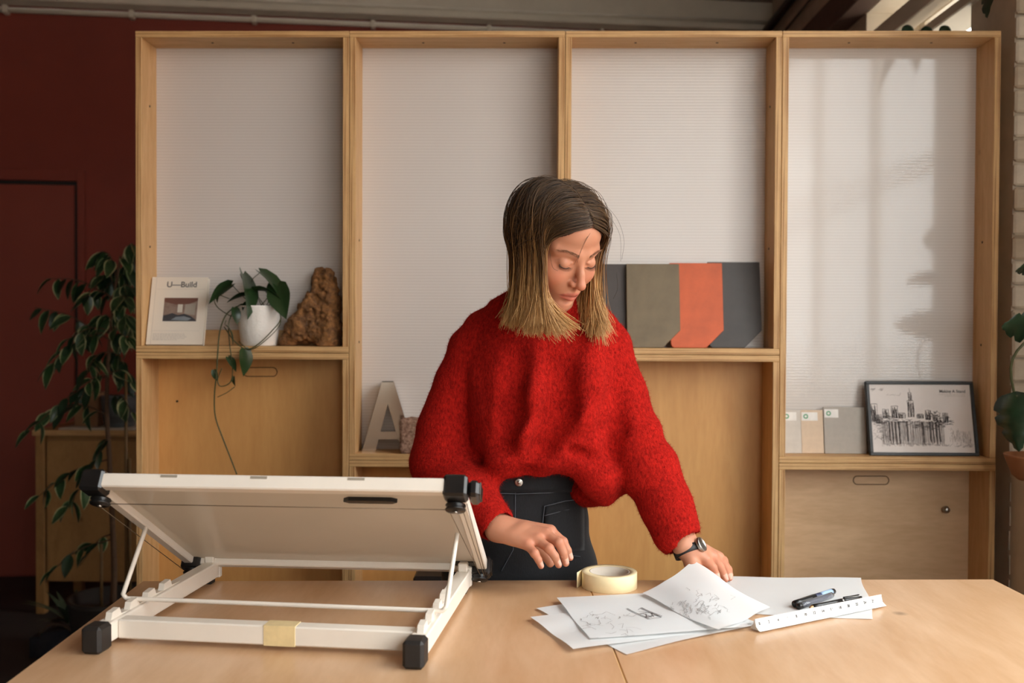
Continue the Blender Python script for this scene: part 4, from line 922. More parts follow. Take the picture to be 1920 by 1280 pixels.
# ------------------------------------------------------------------ the woman: implicit surfaces -> meshes
class Field:
    def __init__(s, lo, hi, h):
        s.lo = np.asarray(lo, np.float32); s.h = h; s.n = np.ceil((np.asarray(hi)-lo)/h).astype(int)+1
        s.a = np.full(tuple(s.n), .06, np.float32)
        s.ax = [s.lo[i]+np.arange(s.n[i], dtype=np.float32)*h for i in range(3)]
    def sub(s, lo, hi):
        i0 = np.clip(np.floor((np.asarray(lo)-s.lo)/s.h).astype(int), 0, s.n); i1 = np.clip(np.ceil((np.asarray(hi)-s.lo)/s.h).astype(int)+1, 0, s.n)
        sl = tuple(slice(a, b) for a, b in zip(i0, i1))
        return sl, s.ax[0][sl[0]][:, None, None], s.ax[1][sl[1]][None, :, None], s.ax[2][sl[2]][None, None, :]
    def op(s, sl, d, k, mode='add'):
        a = s.a[sl]
        if a.size == 0: return
        if mode == 'sub': d = -d; h = np.clip(.5-.5*(d-a)/k, 0, 1) if k else None
        if mode == 'add':
            if k <= 0: s.a[sl] = np.minimum(a, d); return
            h = np.clip(.5+.5*(a-d)/k, 0, 1); s.a[sl] = a*(1-h)+d*h-k*h*(1-h)
        else:
            h = np.clip(.5-.5*(a-d)/k, 0, 1); s.a[sl] = a*(1-h)+d*h+k*h*(1-h)
    def cone(s, A, B, ra, rb, k=.01, mode='add', flat=None):
        A = np.asarray(A, np.float32); B = np.asarray(B, np.float32); m = max(ra, rb)+k+s.h*4
        sl, X, Y, Z = s.sub(np.minimum(A, B)-m, np.maximum(A, B)+m)
        d = B-A; L = float(d@d)+1e-12
        t = np.clip(((X-A[0])*d[0]+(Y-A[1])*d[1]+(Z-A[2])*d[2])/L, 0, 1)
        px, py, pz = X-A[0]-t*d[0], Y-A[1]-t*d[1], Z-A[2]-t*d[2]
        q = px*px+py*py+pz*pz
        if flat is not None:           # (axis, factor): squash across an axis
            ax, f = flat; e = px*ax[0]+py*ax[1]+pz*ax[2]; q = q+e*e*(1/(f*f)-1)
        s.op(sl, np.sqrt(q)-(ra+(rb-ra)*t), k, mode)
    def ell(s, c, r, k=.01, mode='add', M3=None):
        c = np.asarray(c, np.float32); m = max(r)+k+s.h*4; sl, X, Y, Z = s.sub(c-m, c+m); X = X-c[0]; Y = Y-c[1]; Z = Z-c[2]
        if M3 is not None: X, Y, Z = [X*M3[i][0]+Y*M3[i][1]+Z*M3[i][2] for i in range(3)]
        q1 = np.sqrt((X/r[0])**2+(Y/r[1])**2+(Z/r[2])**2); q2 = np.sqrt((X/r[0]**2)**2+(Y/r[1]**2)**2+(Z/r[2]**2)**2)
        s.op(sl, q1*(q1-1)/np.maximum(q2, 1e-6), k, mode)
    def chain(s, P, r, k=.01, flat=None):
        for i in range(len(P)-1): s.cone(P[i], P[i+1], r[i], r[i+1], k, flat=flat)
    def loft(s, rows, k=.02, pw=2.4):
        """rows: z, cx, cy, a, b (stacked super-ellipses)"""
        r_ = np.array(sorted(rows)); lo = (r_[:, 1].min()-r_[:, 3].max()-.05, r_[:, 2].min()-r_[:, 4].max()-.05, r_[0, 0]-.06); hi = (r_[:, 1].max()+r_[:, 3].max()+.05, r_[:, 2].max()+r_[:, 4].max()+.05, r_[-1, 0]+.06)
        sl, X, Y, Z = s.sub(lo, hi); z = Z.ravel(); c = [np.interp(z, r_[:, 0], r_[:, i]).astype(np.float32)[None, None, :] for i in (1, 2, 3, 4)]
        q = ((np.abs(X-c[0])/c[2])**pw+(np.abs(Y-c[1])/c[3])**pw)**(1/pw); d = (q-1)*np.minimum(c[2], c[3])
        dz = np.maximum(np.maximum(r_[0, 0]-Z, Z-r_[-1, 0]), -1); s.op(sl, np.maximum(d, dz).astype(np.float32), k)
    def mesh(s, iso=0.0):
        a = s.a; n = s.n; neg = a < iso; c0 = np.zeros(tuple(n-1), np.uint8)
        for i in (0, 1):
            for j in (0, 1):
                for k in (0, 1): c0 += neg[i:n[0]-1+i, j:n[1]-1+j, k:n[2]-1+k]
        act = np.flatnonzero((c0 > 0) & (c0 < 8)); dims = tuple(n-1); I = np.stack(np.unravel_index(act, dims), 1)
        cor = [(i, j, k) for i in (0, 1) for j in (0, 1) for k in (0, 1)]
        val = {c: a[I[:, 0]+c[0], I[:, 1]+c[1], I[:, 2]+c[2]] for c in cor}
        S = np.zeros((len(I), 3)); N = np.zeros(len(I))
        for c in cor:
            for ax in range(3):
                if c[ax] == 0:
                    d = list(c); d[ax] = 1; d = tuple(d); va, vb = val[c], val[d]; m = (va < iso) != (vb < iso)
                    t = np.where(m, (va-iso)/np.where(m, va-vb, 1), 0); p = np.zeros((len(I), 3)); p[:] = c; p[:, ax] = t
                    S += p*m[:, None]; N += m
        V = s.lo+(I+S/N[:, None])*s.h; quads = []
        for ax in range(3):
            o = [b for b in range(3) if b != ax]; sa = [slice(None)]*3; sb = [slice(None)]*3; sa[ax] = slice(0, -1); sb[ax] = slice(1, None)
            e = neg[tuple(sa)] != neg[tuple(sb)]; E_ = np.stack(np.nonzero(e), 1)
            E_ = E_[(E_[:, o[0]] > 0) & (E_[:, o[1]] > 0) & (E_[:, o[0]] < n[o[0]]-1) & (E_[:, o[1]] < n[o[1]]-1)]
            flip = neg[E_[:, 0], E_[:, 1], E_[:, 2]]; q = []
            for d0, d1 in ((-1, -1), (0, -1), (0, 0), (-1, 0)):
                J = E_.copy(); J[:, o[0]] += d0; J[:, o[1]] += d1; q.append(np.searchsorted(act, np.ravel_multi_index(tuple(J.T), dims)))
            q = np.stack(q, 1); fl_ = flip if ax != 1 else ~flip; q[~fl_] = q[~fl_][:, ::-1]; quads.append(q)
        return V, np.vstack(quads)
def smooth(V, Q, it=1, lam=.5):
    for _ in range(it):
        S = np.zeros_like(V); N = np.zeros(len(V))
        for a, b in ((0, 1), (1, 2), (2, 3), (3, 0)):
            np.add.at(S, Q[:, a], V[Q[:, b]]); np.add.at(S, Q[:, b], V[Q[:, a]]); np.add.at(N, Q[:, a], 1); np.add.at(N, Q[:, b], 1)
        V = V+lam*(S/N[:, None]-V)
    return V
def vnormals(V, Q):
    n = np.cross(V[Q[:, 2]]-V[Q[:, 0]], V[Q[:, 3]]-V[Q[:, 1]]); N = np.zeros_like(V)
    for k in range(4): np.add.at(N, Q[:, k], n)
    return N/(np.linalg.norm(N, axis=1)[:, None]+1e-12)
def attr(me, name, val): a = me.attributes.new(name, 'FLOAT', 'POINT'); a.data.foreach_set('value', np.asarray(val, np.float32))
def attrc(me, name, val): a = me.attributes.new(name, 'FLOAT_COLOR', 'POINT'); a.data.foreach_set('color', np.asarray(val, np.float32).ravel())

wo = thing('person', 'woman in a red sweater and dark jeans bending over the papers', 'person', (-.01, 2.10, 0))
# ---- head frame: x to her left (picture right), y out of the face, z to the crown
hy, hp_, hr_ = R(38), R(31), R(-3)
Fv = np.array([math.sin(hy)*math.cos(hp_), -math.cos(hy)*math.cos(hp_), -math.sin(hp_)])
Rv = np.array([math.cos(hy), math.sin(hy), 0.0]); Uv = np.cross(Fv, Rv)
Rv, Uv = Rv*math.cos(hr_)-Uv*math.sin(hr_), Uv*math.cos(hr_)+Rv*math.sin(hr_)
H3 = np.array([Rv, Fv, Uv])                       # world -> head rows
HS = 1.0
HC = at(1089, 495, 1.865)-.086*HS*Fv
def hw(x, y, z): return HC+HS*(x*Rv+y*Fv+z*Uv)
B = Field((-.20, 1.76, .80), (.42, 2.16, 1.62), .0017)
def he(c, r, k=.01, mode='add'): B.ell(hw(*c), [q*HS for q in r], k, mode, H3)
def hc(a, b, ra, rb, k=.008, mode='add'): B.cone(hw(*a), hw(*b), ra*HS, rb*HS, k, mode)
he((0, -.012, .030), (.073, .094, .081), .01)
he((0, .026, .044), (.062, .060, .052), .008)
he((0, .030, -.030), (.056, .056, .074), .02)
for s in (-1, 1):
    hc((s*.052, -.002, -.048), (s*.018, .062, -.097), .015, .014, .018)
    he((s*.035, .058, -.030), (.024, .024, .024), .02)
    hc((s*.046, .060, .018), (s*.012, .079, .016), .009, .009, .014)
    he((s*.072, -.006, -.012), (.008, .018, .028), .006)
he((0, .070, -.096), (.017, .014, .015), .016)
he((0, .066, -.062), (.030, .026, .028), .016)
for s in (-1, 1): he((s*.030, .098, .000), (.016, .016, .010), .010, 'sub')
for s in (-1, 1):
    he((s*.0305, .0715, -.0035), (.0138, .0138, .0125), .004)
    hc((s*.044, .068, -.004), (s*.020, .083, .0005), .0022, .0022, .004)
hc((0, .080, .010), (0, .096, -.018), .0062, .0066, .010)
hc((0, .096, -.018), (0, .105, -.034), .0068, .0085, .006)
he((0, .106, -.0365), (.0092, .0085, .0080), .005)
for s in (-1, 1):
    he((s*.0115, .0935, -.0385), (.0062, .0085, .0062), .005)
    he((s*.0058, .1000, -.0455), (.0032, .0045, .0030), .003, 'sub')
hc((0, .0955, -.044), (0, .0900, -.056), .0035, .0030, .006)
# lips
def arc(z, y, hw_, dz, n=7): return [(hw_*t, y-.011*t*t, z+dz*t*t) for t in np.linspace(-1, 1, n)]
ul = arc(-.0610, .0915, .022, -.004); ll = arc(-.0720, .0890, .018, .003); gr = arc(-.0663, .0962, .024, -.0008)
for P, r_ in ((ul, .0046), (ll, .0056)):
    for i in range(6):
        t0 = abs(-1+2*i/6); t1 = abs(-1+2*(i+1)/6); hc(P[i], P[i+1], r_*(1-.55*t0), r_*(1-.55*t1), .004)
for i in range(6): hc(gr[i], gr[i+1], .0014, .0014, .0025, 'sub')
he((0, .0855, -.0805), (.016, .005, .004), .008, 'sub')
# neck and trunk (under the sweater)
nk0, nk1 = hw(0, -.030, -.055), at(1028, 604, 2.03)
B.cone(nk0, nk1, .050, .056, .02); B.cone(hw(0, .01, -.075), at(1040, 600, 1.985), .030, .04, .02)
shl, shr = at(892, 642, 2.045), at(1132, 646, 2.045)       # shoulder joints
B.cone(nk1, shl, .035, .030, .02); B.cone(nk1, shr, .035, .030, .02)
B.cone(at(1025, 640, 2.05), at(985, 880, 2.09), .095, .085, .03)
# arms
elr, wrr = at(822, 862, 2.065), at(938, 991, 1.890)        # picture-left arm
ell_, wrl = at(1212, 850, 1.985), at(1286, 1024, 1.895)     # picture-right arm
B.chain([shl, elr], [.032, .034], .02); B.chain([elr, elr+(wrr-elr)*.35, wrr], [.036, .036, .0245], .015)
B.chain([shr, ell_], [.032, .034], .02); B.chain([ell_, ell_+(wrl-ell_)*.3, wrl], [.036, .034, .0245], .015)
# hands ------------------------------------------------------------
NAILS = []; KNU = []
def hand(wr, mcp, pip, dip, tip, thumb, rad):
    """palm as fused metacarpals, then each finger its own tapering chain"""
    up_ = np.cross(mcp[3]-mcp[0], (mcp[1]+mcp[2])/2-wr); up_ /= np.linalg.norm(up_)
    side = (mcp[3]-mcp[0])/np.linalg.norm(mcp[3]-mcp[0])
    for i, m in enumerate(mcp):
        w0 = wr+side*(i-1.5)*.011
        B.cone(w0, m, .0165, rad[i]*1.32, .012)
        KNU.append(m)
    for i in range(3): B.cone((mcp[i]+wr)/2, (mcp[i+1]+wr)/2, .0125, .0125, .010)
    for i in range(4):
        F2 = None
        r0 = rad[i]
        B.cone(mcp[i], pip[i], r0*1.12, r0*.98, .0045); B.cone(pip[i], dip[i], r0*1.0, r0*.88, .002); B.cone(dip[i], tip[i], r0*.88, r0*.72, .002)
        B.ell(pip[i], (r0*1.04,)*3, .003); NAILS.append((dip[i], tip[i], r0)); KNU.append(pip[i])
    B.chain(thumb, [.017, .0135, .0105, .0082], .006)
z3 = lambda x, y, Y: at(880+x*.2708, 920+y*.2708, Y)
mcp = [z3(400, 372, 1.838), z3(468, 338, 1.848), z3(528, 300, 1.864), z3(560, 276, 1.884)]
pip = [z3(452, 432, 1.820), z3(552, 398, 1.826), z3(620, 358, 1.842), z3(648, 352, 1.868)]
dip = [z3(478, 476, 1.820), z3(592, 452, 1.826), z3(650, 428, 1.842), z3(680, 412, 1.866)]
tip = [z3(497, 520, 1.824), z3(618, 512, 1.832), z3(668, 500, 1.848), z3(698, 462, 1.868)]
hand(wrr, mcp, pip, dip, tip, [wrr+np.array([.015, .012, -.008]), z3(430, 360, 1.915), z3(520, 430, 1.915), z3(560, 500, 1.905)], [.0078, .0088, .0092, .0088])
z4 = lambda x, y, Y: at(1220+x*.2292, 960+y*.2292, Y)
# picture-right hand: index nearest the camera, little finger furthest
mcp = [z4(590, 398, 1.945), z4(555, 372, 1.925), z4(505, 368, 1.902), z4(445, 385, 1.880)]
pip = [z4(632, 468, 1.955), z4(606, 452, 1.935), z4(562, 446, 1.910), z4(505, 452, 1.886)]
dip = [z4(644, 510, 1.955), z4(630, 500, 1.936), z4(590, 500, 1.912), z4(530, 505, 1.886)]
tip = [z4(648, 540, 1.952), z4(645, 538, 1.934), z4(612, 546, 1.910), z4(548, 545, 1.882)]
hand(wrl, mcp, pip, dip, tip, [wrl+np.array([.004, -.012, -.012]), z4(340, 440, 1.868), z4(420, 510, 1.872), z4(480, 555, 1.878)], [.0078, .0086, .0090, .0086])
V, Q = B.mesh(); V = smooth(V, Q, 1, .45)
NB = vnormals(V, Q)
# skin colouring (lips, brows, blush, nails, scalp) per vertex
L = ((V-HC)@H3.T)/HS
def gauss(p, c, r): return np.exp(-(((p-np.asarray(c))/np.asarray(r))**2).sum(1))
skin = np.array(srgb(188, 132, 104)[:3]); colr = np.tile(skin, (len(V), 1))
def blend(w_, c): global colr; w_ = np.clip(w_, 0, 1)[:, None]; colr = colr*(1-w_)+np.array(srgb(*c)[:3])*w_
for s in (-1, 1):
    blend(.45*gauss(L, (s*.040, .070, -.030), (.020, .03, .020)), (206, 120, 96))
blend(.40*gauss(L, (0, .108, -.036), (.014, .02, .012)), (206, 120, 98))
P = np.array(ul+ll)
lip = np.zeros(len(V))
face = (np.abs(L[:, 0]) < .03) & (L[:, 1] > .07) & (L[:, 2] > -.085) & (L[:, 2] < -.05)
tx = np.clip(L[:, 0]/.0225, -1.2, 1.2)
lz = np.abs(L[:, 2]-(-.0662-.0008*tx*tx))/(.0088*np.sqrt(np.clip(1.02-tx*tx, .002, 1)))
blend(np.where(face, np.clip((1.15-lz)/.3, 0, 1)*.75, 0), (178, 92, 82))
blend(np.where(face, .7*np.exp(-((L[:, 2]+.0664+.0006*tx*tx)/.0011)**2)*(np.abs(tx) < 1.08), 0), (110, 48, 42))
hl_ = .074-.85*np.maximum(0, np.abs(L[:, 0])-.014); scalp = np.where(L[:, 1] > .03, L[:, 2] > hl_, np.where(L[:, 1] > -.01, L[:, 2] > .020, L[:, 2] > -.03)).astype(float)
blend(np.where((V[:, 2] > 1.2), scalp, 0), (40, 28, 21))
for k in KNU: blend(.30*gauss(V, k, (.012,)*3), (200, 112, 92))
nail = np.zeros(len(V))
for d, t, r0 in NAILS:
    c = d+(t-d)*.72; blend(.22*gauss(V, t, (.010,)*3), (206, 110, 96))
    ax = (t-d)/np.linalg.norm(t-d); rel = V-c; al = rel@ax; pr2 = rel-al[:, None]*ax
    upv = np.array([0.15, -.55, .82]); upv = upv-ax*(upv@ax); upv /= np.linalg.norm(upv)
    m = (np.abs(al) < .0058) & (pr2@upv > .55*r0) & (np.linalg.norm(rel, axis=1) < .014); nail[m] = 1
blend(nail*.6, (236, 196, 180))
me = big_mesh('body', V, Q, None); attrc(me, 'tint', np.c_[colr, np.ones(len(V))])
t = NT('skin'); a = t.add('ShaderNodeAttribute', attribute_name='tint'); n = t.noise(220, 3, t.world()); n2 = t.noise(40, 3, t.world())
t.col(t.mix(t.ramp(n2.outputs['Fac'], [(.35, (0, 0, 0, 1)), (.75, (.22, .22, .22, 1))]), a.outputs['Color'], srgb(200, 122, 96))); t.set(Roughness=.46, Subsurface_Weight=.12, Subsurface_Scale=.006); t.b.inputs['Specular IOR Level'].default_value = .3; t.b.inputs['Subsurface Radius'].default_value = (1, .35, .2); t.bump(n.outputs['Fac'], .12, .0006)
me.materials.append(t.m); body = link('body', me, wo)
# lashes and brows
dark = plain('dark lash', srgb(46, 30, 22), .6); brow = plain('brown brow hair', srgb(134, 92, 66), .8)
def hairs(name, L_, r0, mat, parent):
    Vs = []; Fs = []
    for P in L_:
        v, f = tube_vf(P, np.linspace(r0, r0*.25, len(P)), 3); n0 = len(Vs); Vs += v; Fs += [tuple(i+n0 for i in q) for q in f]
    return link(name, mesh(name, Vs, Fs, mat, True), parent)
for s in (-1, 1):
    ls = []; ln = []
    for k in range(34):
        t_ = k/33; a_ = R(200+140*t_); x = s*.0305+.0135*math.cos(a_); ex = (x-s*.0305)
        z = -.0035-.0062*math.sin(math.pi*t_)**.6*.9-.0008; y = .0715+math.sqrt(max(1e-6, .0142**2-ex**2-(z+.0035)**2))
        ln.append(hw(x, y, z)); d = np.array([ex*.35, .006, -.0045]); ls.append([hw(x, y, z), hw(x+d[0]*.5, y+.0035, z-.0028), hw(x+d[0], y+.0065, z-.0038)])
    hairs('eyelashes', ls, .00028, dark, body); tube('lash_line', ln, .00075, dark, body, 5)
    bs = []
    rb_ = random.Random(5)
    for k in range(120):
        t_ = rb_.random(); x = s*(.012+.038*t_); z = .0165+.006*math.sin(min(1, t_*1.15)*math.pi*.62)-.006*max(0, t_-.55)+rb_.uniform(-.0030, .0030)*(1-.5*t_)
        # drop on to the brow surface
        Lf = np.array([x, 0, z]); sel = (np.abs(L[:, 0]-x) < .003) & (np.abs(L[:, 2]-z) < .003) & (L[:, 1] > .03)
        if not sel.any(): continue
        y = L[sel, 1].max()+.0003; bs.append([hw(x, y, z), hw(x+s*.003, y-.0006, z+.0013), hw(x+s*.006, y-.0022, z+.0015)])
    hairs('eyebrow', bs, .00032, brow, body)

# ---- sweater -----------------------------------------------------
Sf = Field((-.30, 1.74, .80), (.44, 2.28, 1.50), .0030)
def px_row(y, xl, xr, Y, b): l_, r_ = at(xl, y, Y), at(xr, y, Y); return (l_[2], (l_[0]+r_[0])/2, Y, (r_[0]-l_[0])/2, b)
Sf.loft([px_row(540, 965, 1095, 2.03, .055), px_row(565, 915, 1130, 2.03, .068), px_row(600, 898, 1145, 2.035, .085), px_row(640, 884, 1160, 2.04, .105), px_row(700, 868, 1175, 2.045, .125), px_row(760, 874, 1172, 2.045, .135), px_row(820, 880, 1168, 2.05, .138), px_row(850, 888, 1160, 2.055, .130), px_row(868, 902, 1140, 2.065, .112)], .03, 2.2)
# neck rib
nb = at(1032, 590, 2.015); na = hw(0, -.022, -.088)
Sf.cone(nb, nb+(nk0-nb)*.30, .078, .066, .03)
# picture-left sleeve
Sf.chain([at(905, 625, 2.045), at(884, 655, 2.045)], [.042, .047], .03); Sf.chain([at(884, 655, 2.045), at(862, 718, 2.05), at(836, 800, 2.05), at(832, 862, 2.045)], [.047, .052, .058, .060], .010)
Sf.chain([at(828, 866, 2.055), at(878, 926, 1.965)], [.064, .052], .025); Sf.chain([at(878, 926, 1.965), at(926, 978, 1.905)], [.052, .0385], .02)
# picture-right sleeve
Sf.chain([at(1120, 626, 2.045), at(1136, 652, 2.045)], [.046, .051], .03); Sf.chain([at(1136, 652, 2.045), at(1160, 735, 2.02), at(1188, 820, 1.99), at(1210, 880, 1.965)], [.051, .055, .056, .055], .012)
Sf.chain([at(1222, 880, 1.97), at(1250, 950, 1.935), at(1266, 990, 1.915)], [.057, .049, .045], .02)
Sf.cone(at(1258, 966, 1.925), at(1269, 1000, 1.907), .047, .045, .006)
# untucked lump and tucked folds at the waist
Sf.chain([at(1085, 850, 1.96), at(1122, 895, 1.955), at(1132, 925, 1.97)], [.040, .038, .026], .02); Sf.chain([at(1140, 850, 2.0), at(1148, 905, 2.0)], [.045, .030], .02); Sf.ell(at(1105, 918, 2.05), (.05, .06, .035), .02)
def ridge(P, r, k=.03, dep=1.93):
    Sf.chain([at(x, y, Y) for x, y, Y in P], r, k)
ridge([(1008, 660, 1.945), (1000, 740, 1.925), (984, 810, 1.925), (962, 872, 1.955)], [.014, .022, .024, .018])
ridge([(1108, 640, 1.955), (1102, 720, 1.93), (1085, 780, 1.925), (1040, 862, 1.945)], [.016, .024, .024, .018])
ridge([(1052, 800, 1.918), (1030, 850, 1.935), (1012, 876, 1.955)], [.010, .016, .014])
ridge([(930, 800, 1.945), (940, 850, 1.945), (926, 885, 1.965)], [.016, .020, .016])
ridge([(1110, 830, 1.935), (1070, 868, 1.95)], [.012, .014])
def groove(P, r, k=.02):
    for i in range(len(P)-1): Sf.cone(at(*P[i]), at(*P[i+1]), r, r, k, 'sub')
groove([(884, 690, 1.94), (892, 760, 1.92), (905, 840, 1.92)], .022); groove([(1048, 690, 1.908), (1052, 770, 1.898), (1018, 835, 1.908)], .024, .03)
groove([(1168, 720, 1.945), (1160, 800, 1.935), (1150, 835, 1.93)], .012, .02); groove([(880, 620, 1.965), (884, 690, 1.94)], .010, .02)
groove([(966, 680, 1.918), (955, 770, 1.908), (942, 830, 1.912)], .020, .03)
groove([(1075, 845, 1.915), (1125, 868, 1.915)], .010, .012)
# cut the neck opening and the cuffs open
Sf.cone(nb+(nk0-nb)*.16, nk0, .050, .056, .006, 'sub')
for a_, b_, r0 in ((at(915, 966, 1.918), wrr+(wrr-elr)*.12, .030), (at(1266, 990, 1.915), wrl+(wrl-ell_)*.1, .035)):
    Sf.cone(a_, b_, r0, r0*1.05, .004, 'sub')
# soft large-scale irregularity
xx, yy, zz_ = np.meshgrid(*Sf.ax, indexing='ij', sparse=True)
Sf.a += (.0016*np.sin(30*xx+6*np.sin(14*zz_)+3)*np.sin(26*zz_+5*yy)).astype(np.float32)
# hem: cut along the waist line of the jeans
VS, QS = Sf.mesh(); VS = smooth(VS, QS, 2, .5)
def knit(name, c0, c1):
    t = NT(name); n = t.noise(26, 5, t.world(), .65); n2 = t.noise(420, 3, t.world((1, 1, .6)), .7); n3 = t.noise(150, 3, t.world((1.3, 1.3, .8)))
    c = t.ramp(n.outputs['Fac'], [(.3, c0), (.7, c1)]); c = t.mix(.35, c, t.ramp(n2.outputs['Fac'], [(.3, tuple(x*.5 for x in c0[:3])+(1,)), (.7, tuple(min(1, x*1.35) for x in c1[:3])+(1,))]))
    c = t.mix(.45, c, t.ramp(n3.outputs['Fac'], [(.32, tuple(x*.35 for x in c0[:3])+(1,)), (.68, tuple(min(1, x*1.4) for x in c1[:3])+(1,))]))
    t.col(c); t.set(Roughness=.95, Sheen_Weight=.10, Sheen_Roughness=.5); t.b.inputs['Sheen Tint'].default_value = srgb(230, 70, 50); t.b.inputs['Specular IOR Level'].default_value = .1
    m = t.add('ShaderNodeMath', operation='ADD'); t.l(n2.outputs['Fac'], m.inputs[0]); t.l(n3.outputs['Fac'], m.inputs[1]); t.bump(m.outputs[0], .9, .0032); return t.m
M['knit'] = knit('red mohair knit', srgb(142, 18, 15), srgb(184, 31, 23))
sw = link('sweater', big_mesh('sweater', VS, QS, M['knit']), wo)
# mohair fuzz
NS = vnormals(VS, QS); nF = 60000; iq = nrg.integers(0, len(QS), nF); w_ = nrg.dirichlet((1, 1, 1), nF)
p0 = (VS[QS[iq, :3]]*w_[:, :, None]).sum(1); nn = NS[QS[iq, 0]]; d = nn*.55+nrg.normal(0, .55, (nF, 3))+np.array([0, 0, -.25]); d /= np.linalg.norm(d, axis=1)[:, None]
sd = np.cross(d, nrg.normal(0, 1, (nF, 3))); sd /= np.linalg.norm(sd, axis=1)[:, None]; ln_ = nrg.uniform(.003, .0085, nF)[:, None]
tri = np.stack([p0-sd*.00022, p0+sd*.00022, p0+d*ln_], 1).reshape(-1, 3)
fz = link('mohair_fuzz', big_mesh('mohair_fuzz', tri, np.arange(3*nF).reshape(-1, 3), M['knit'], False), sw); fz['kind'] = 'stuff'
# ribbed cuffs are part of the sleeve; collar rib as a soft ring
# ---- jeans -------------------------------------------------------
J = Field((-.22, 1.90, .02), (.20, 2.32, 1.05), .0040)
hcx = -.016
J.loft([(.50, hcx, 2.12, .150, .10), (.80, hcx, 2.105, .152, .118), (.87, hcx, 2.10, .150, .118), (.94, hcx, 2.09, .140, .108), (1.0, hcx, 2.085, .128, .098), (1.026, hcx, 2.083, .123, .094)], .01, 2.3)
for s in (-1, 1):
    J.chain([(hcx+s*.078, 2.11, .80), (hcx+s*.082, 2.10, .48), (hcx+s*.085, 2.13, .09)], [.082, .058, .046], .03)
J.cone((hcx, 2.11, .3), (hcx, 2.11, .66), .012, .022, .01, 'sub')
xx, yy, zz_ = np.meshgrid(*J.ax, indexing='ij', sparse=True)
J.a += (.0016*np.sin(60*zz_+22*xx)*np.sin(30*xx+8*zz_)).astype(np.float32)
VJ, QJ = J.mesh(); VJ = smooth(VJ, QJ, 1)
t = NT('black washed denim'); n = t.noise(300, 3, t.world((1.5, 1.5, .5))); n2 = t.noise(12, 4, t.world()); c = t.ramp(n.outputs['Fac'], [(.35, srgb(7, 8, 10)), (.65, srgb(17, 19, 24))])
t.col(t.mix(t.ramp(n2.outputs['Fac'], [(.4, (0, 0, 0, 1)), (.8, (.35, .35, .35, 1))]), c, srgb(32, 35, 42))); t.set(Roughness=.85, Sheen_Weight=.1); t.bump(n.outputs['Fac'], .4, .001); den = t.m
je = link('jeans', big_mesh('jeans', VJ, QJ, den), wo)
# front of the jeans: waistband, fly, pocket, button
def jfront(px, py, off=.001):
    v = ray(px, py); k = np.linspace(1.85, 2.12, 200)[:, None]; P = CAM+v*(k/v[1]); 
    z = P[:, 2]; rows = np.array([(.50, 2.12, .150, .10), (.80, 2.105, .152, .118), (.87, 2.10, .150, .118), (.94, 2.09, .140, .108), (1.0, 2.085, .128, .098), (1.026, 2.083, .123, .094)])
    cy, a_, b_ = [np.interp(z, rows[:, 0], rows[:, i]) for i in (1, 2, 3)]
    q = (np.abs(P[:, 0]-hcx)/a_)**2.3+(np.abs(P[:, 1]-cy)/b_)**2.3; i = np.argmax(q < 1); return P[i]+np.array([0, -off, 0])
def seam(name, pts, r_, mat, n=6, off=.0008):
    P = []
    for i in range(len(pts)-1):
        for k in range(n): P.append(jfront(pts[i][0]+(pts[i+1][0]-pts[i][0])*k/n, pts[i][1]+(pts[i+1][1]-pts[i][1])*k/n, off))
    P.append(jfront(*pts[-1], off)); return tube(name, P, r_, mat, je, 5)
stc = plain('grey stitching', srgb(78, 82, 90), .8); drk = plain('dark seam', srgb(12, 13, 16), .9)
def patch(name, outline, mat, th=.0022):
    V = [jfront(x, y, th) for x, y in outline]; n = len(V); V2 = [jfront(x, y, -.002) for x, y in outline]
    F = [tuple(range(n))]+[(i, n+i, n+(i+1) % n, (i+1) % n) for i in range(n)]; return link(name, mesh(name, V+V2, F, mat), je)
def gridpatch(name, x0, x1, y0, y1, mat, th, nx=10, ny=6, skew=0):
    V = [jfront(x0+(x1-x0)*i/nx, y0+(y1-y0)*j/ny+skew*(i/nx), th) for j in range(ny+1) for i in range(nx+1)]; F = [(j*(nx+1)+i, j*(nx+1)+i+1, (j+1)*(nx+1)+i+1, (j+1)*(nx+1)+i) for j in range(ny) for i in range(nx)]
    o = link(name, mesh(name, V, F, mat, True), je); md = o.modifiers.new('thickness', 'SOLIDIFY'); md.thickness = .0025; return o
gridpatch('waistband', 908, 1086, 884, 922, den, .0035, 14, 4)
gridpatch('pocket', 1022, 1094, 946, 1040, den, .003, 8, 8, -10)
seam('pocket_seam', [(1020, 948), (1060, 938), (1094, 934)], .0011, stc, 6, .0055); seam('pocket_seam', [(1019, 966), (1060, 955), (1094, 950)], .0008, stc, 6, .0055); seam('pocket_seam', [(1021, 948), (1016, 990), (1026, 1035), (1088, 1042)], .0009, stc, 6, .0050)
seam('fly_seam', [(966, 922), (966, 980), (962, 1030), (940, 1070)], .0010, stc, 6, .0012); seam('waist_seam', [(910, 923), (970, 925), (1030, 923), (1084, 914)], .0010, stc, 6, .0045)
bpnt = jfront(973, 903, .005)
btn = lathe_me('button', [(.0001, .0045), (.003, .0042), (.0042, .0030), (.0072, .0042), (.0086, .0030), (.0086, 0), (.0001, 0)], M['steel'], 20)
link('button', btn, je, T(*bpnt) @ Matrix.Rotation(R(90), 4, 'X'))
for s in (-1, 1):
    sh = bmesh.new(); bmesh.ops.create_uvsphere(sh, u_segments=20, v_segments=12, radius=1.0)
    for v in sh.verts: v.co = (v.co.x*.045, v.co.y*.12, max(v.co.z, -.35)*.05*(1.2 if v.co.y > 0 else .85))
    link('shoe', bm_mesh('shoe', sh, bp_, True), wo, T(hcx+s*.09, 2.09, .0185))
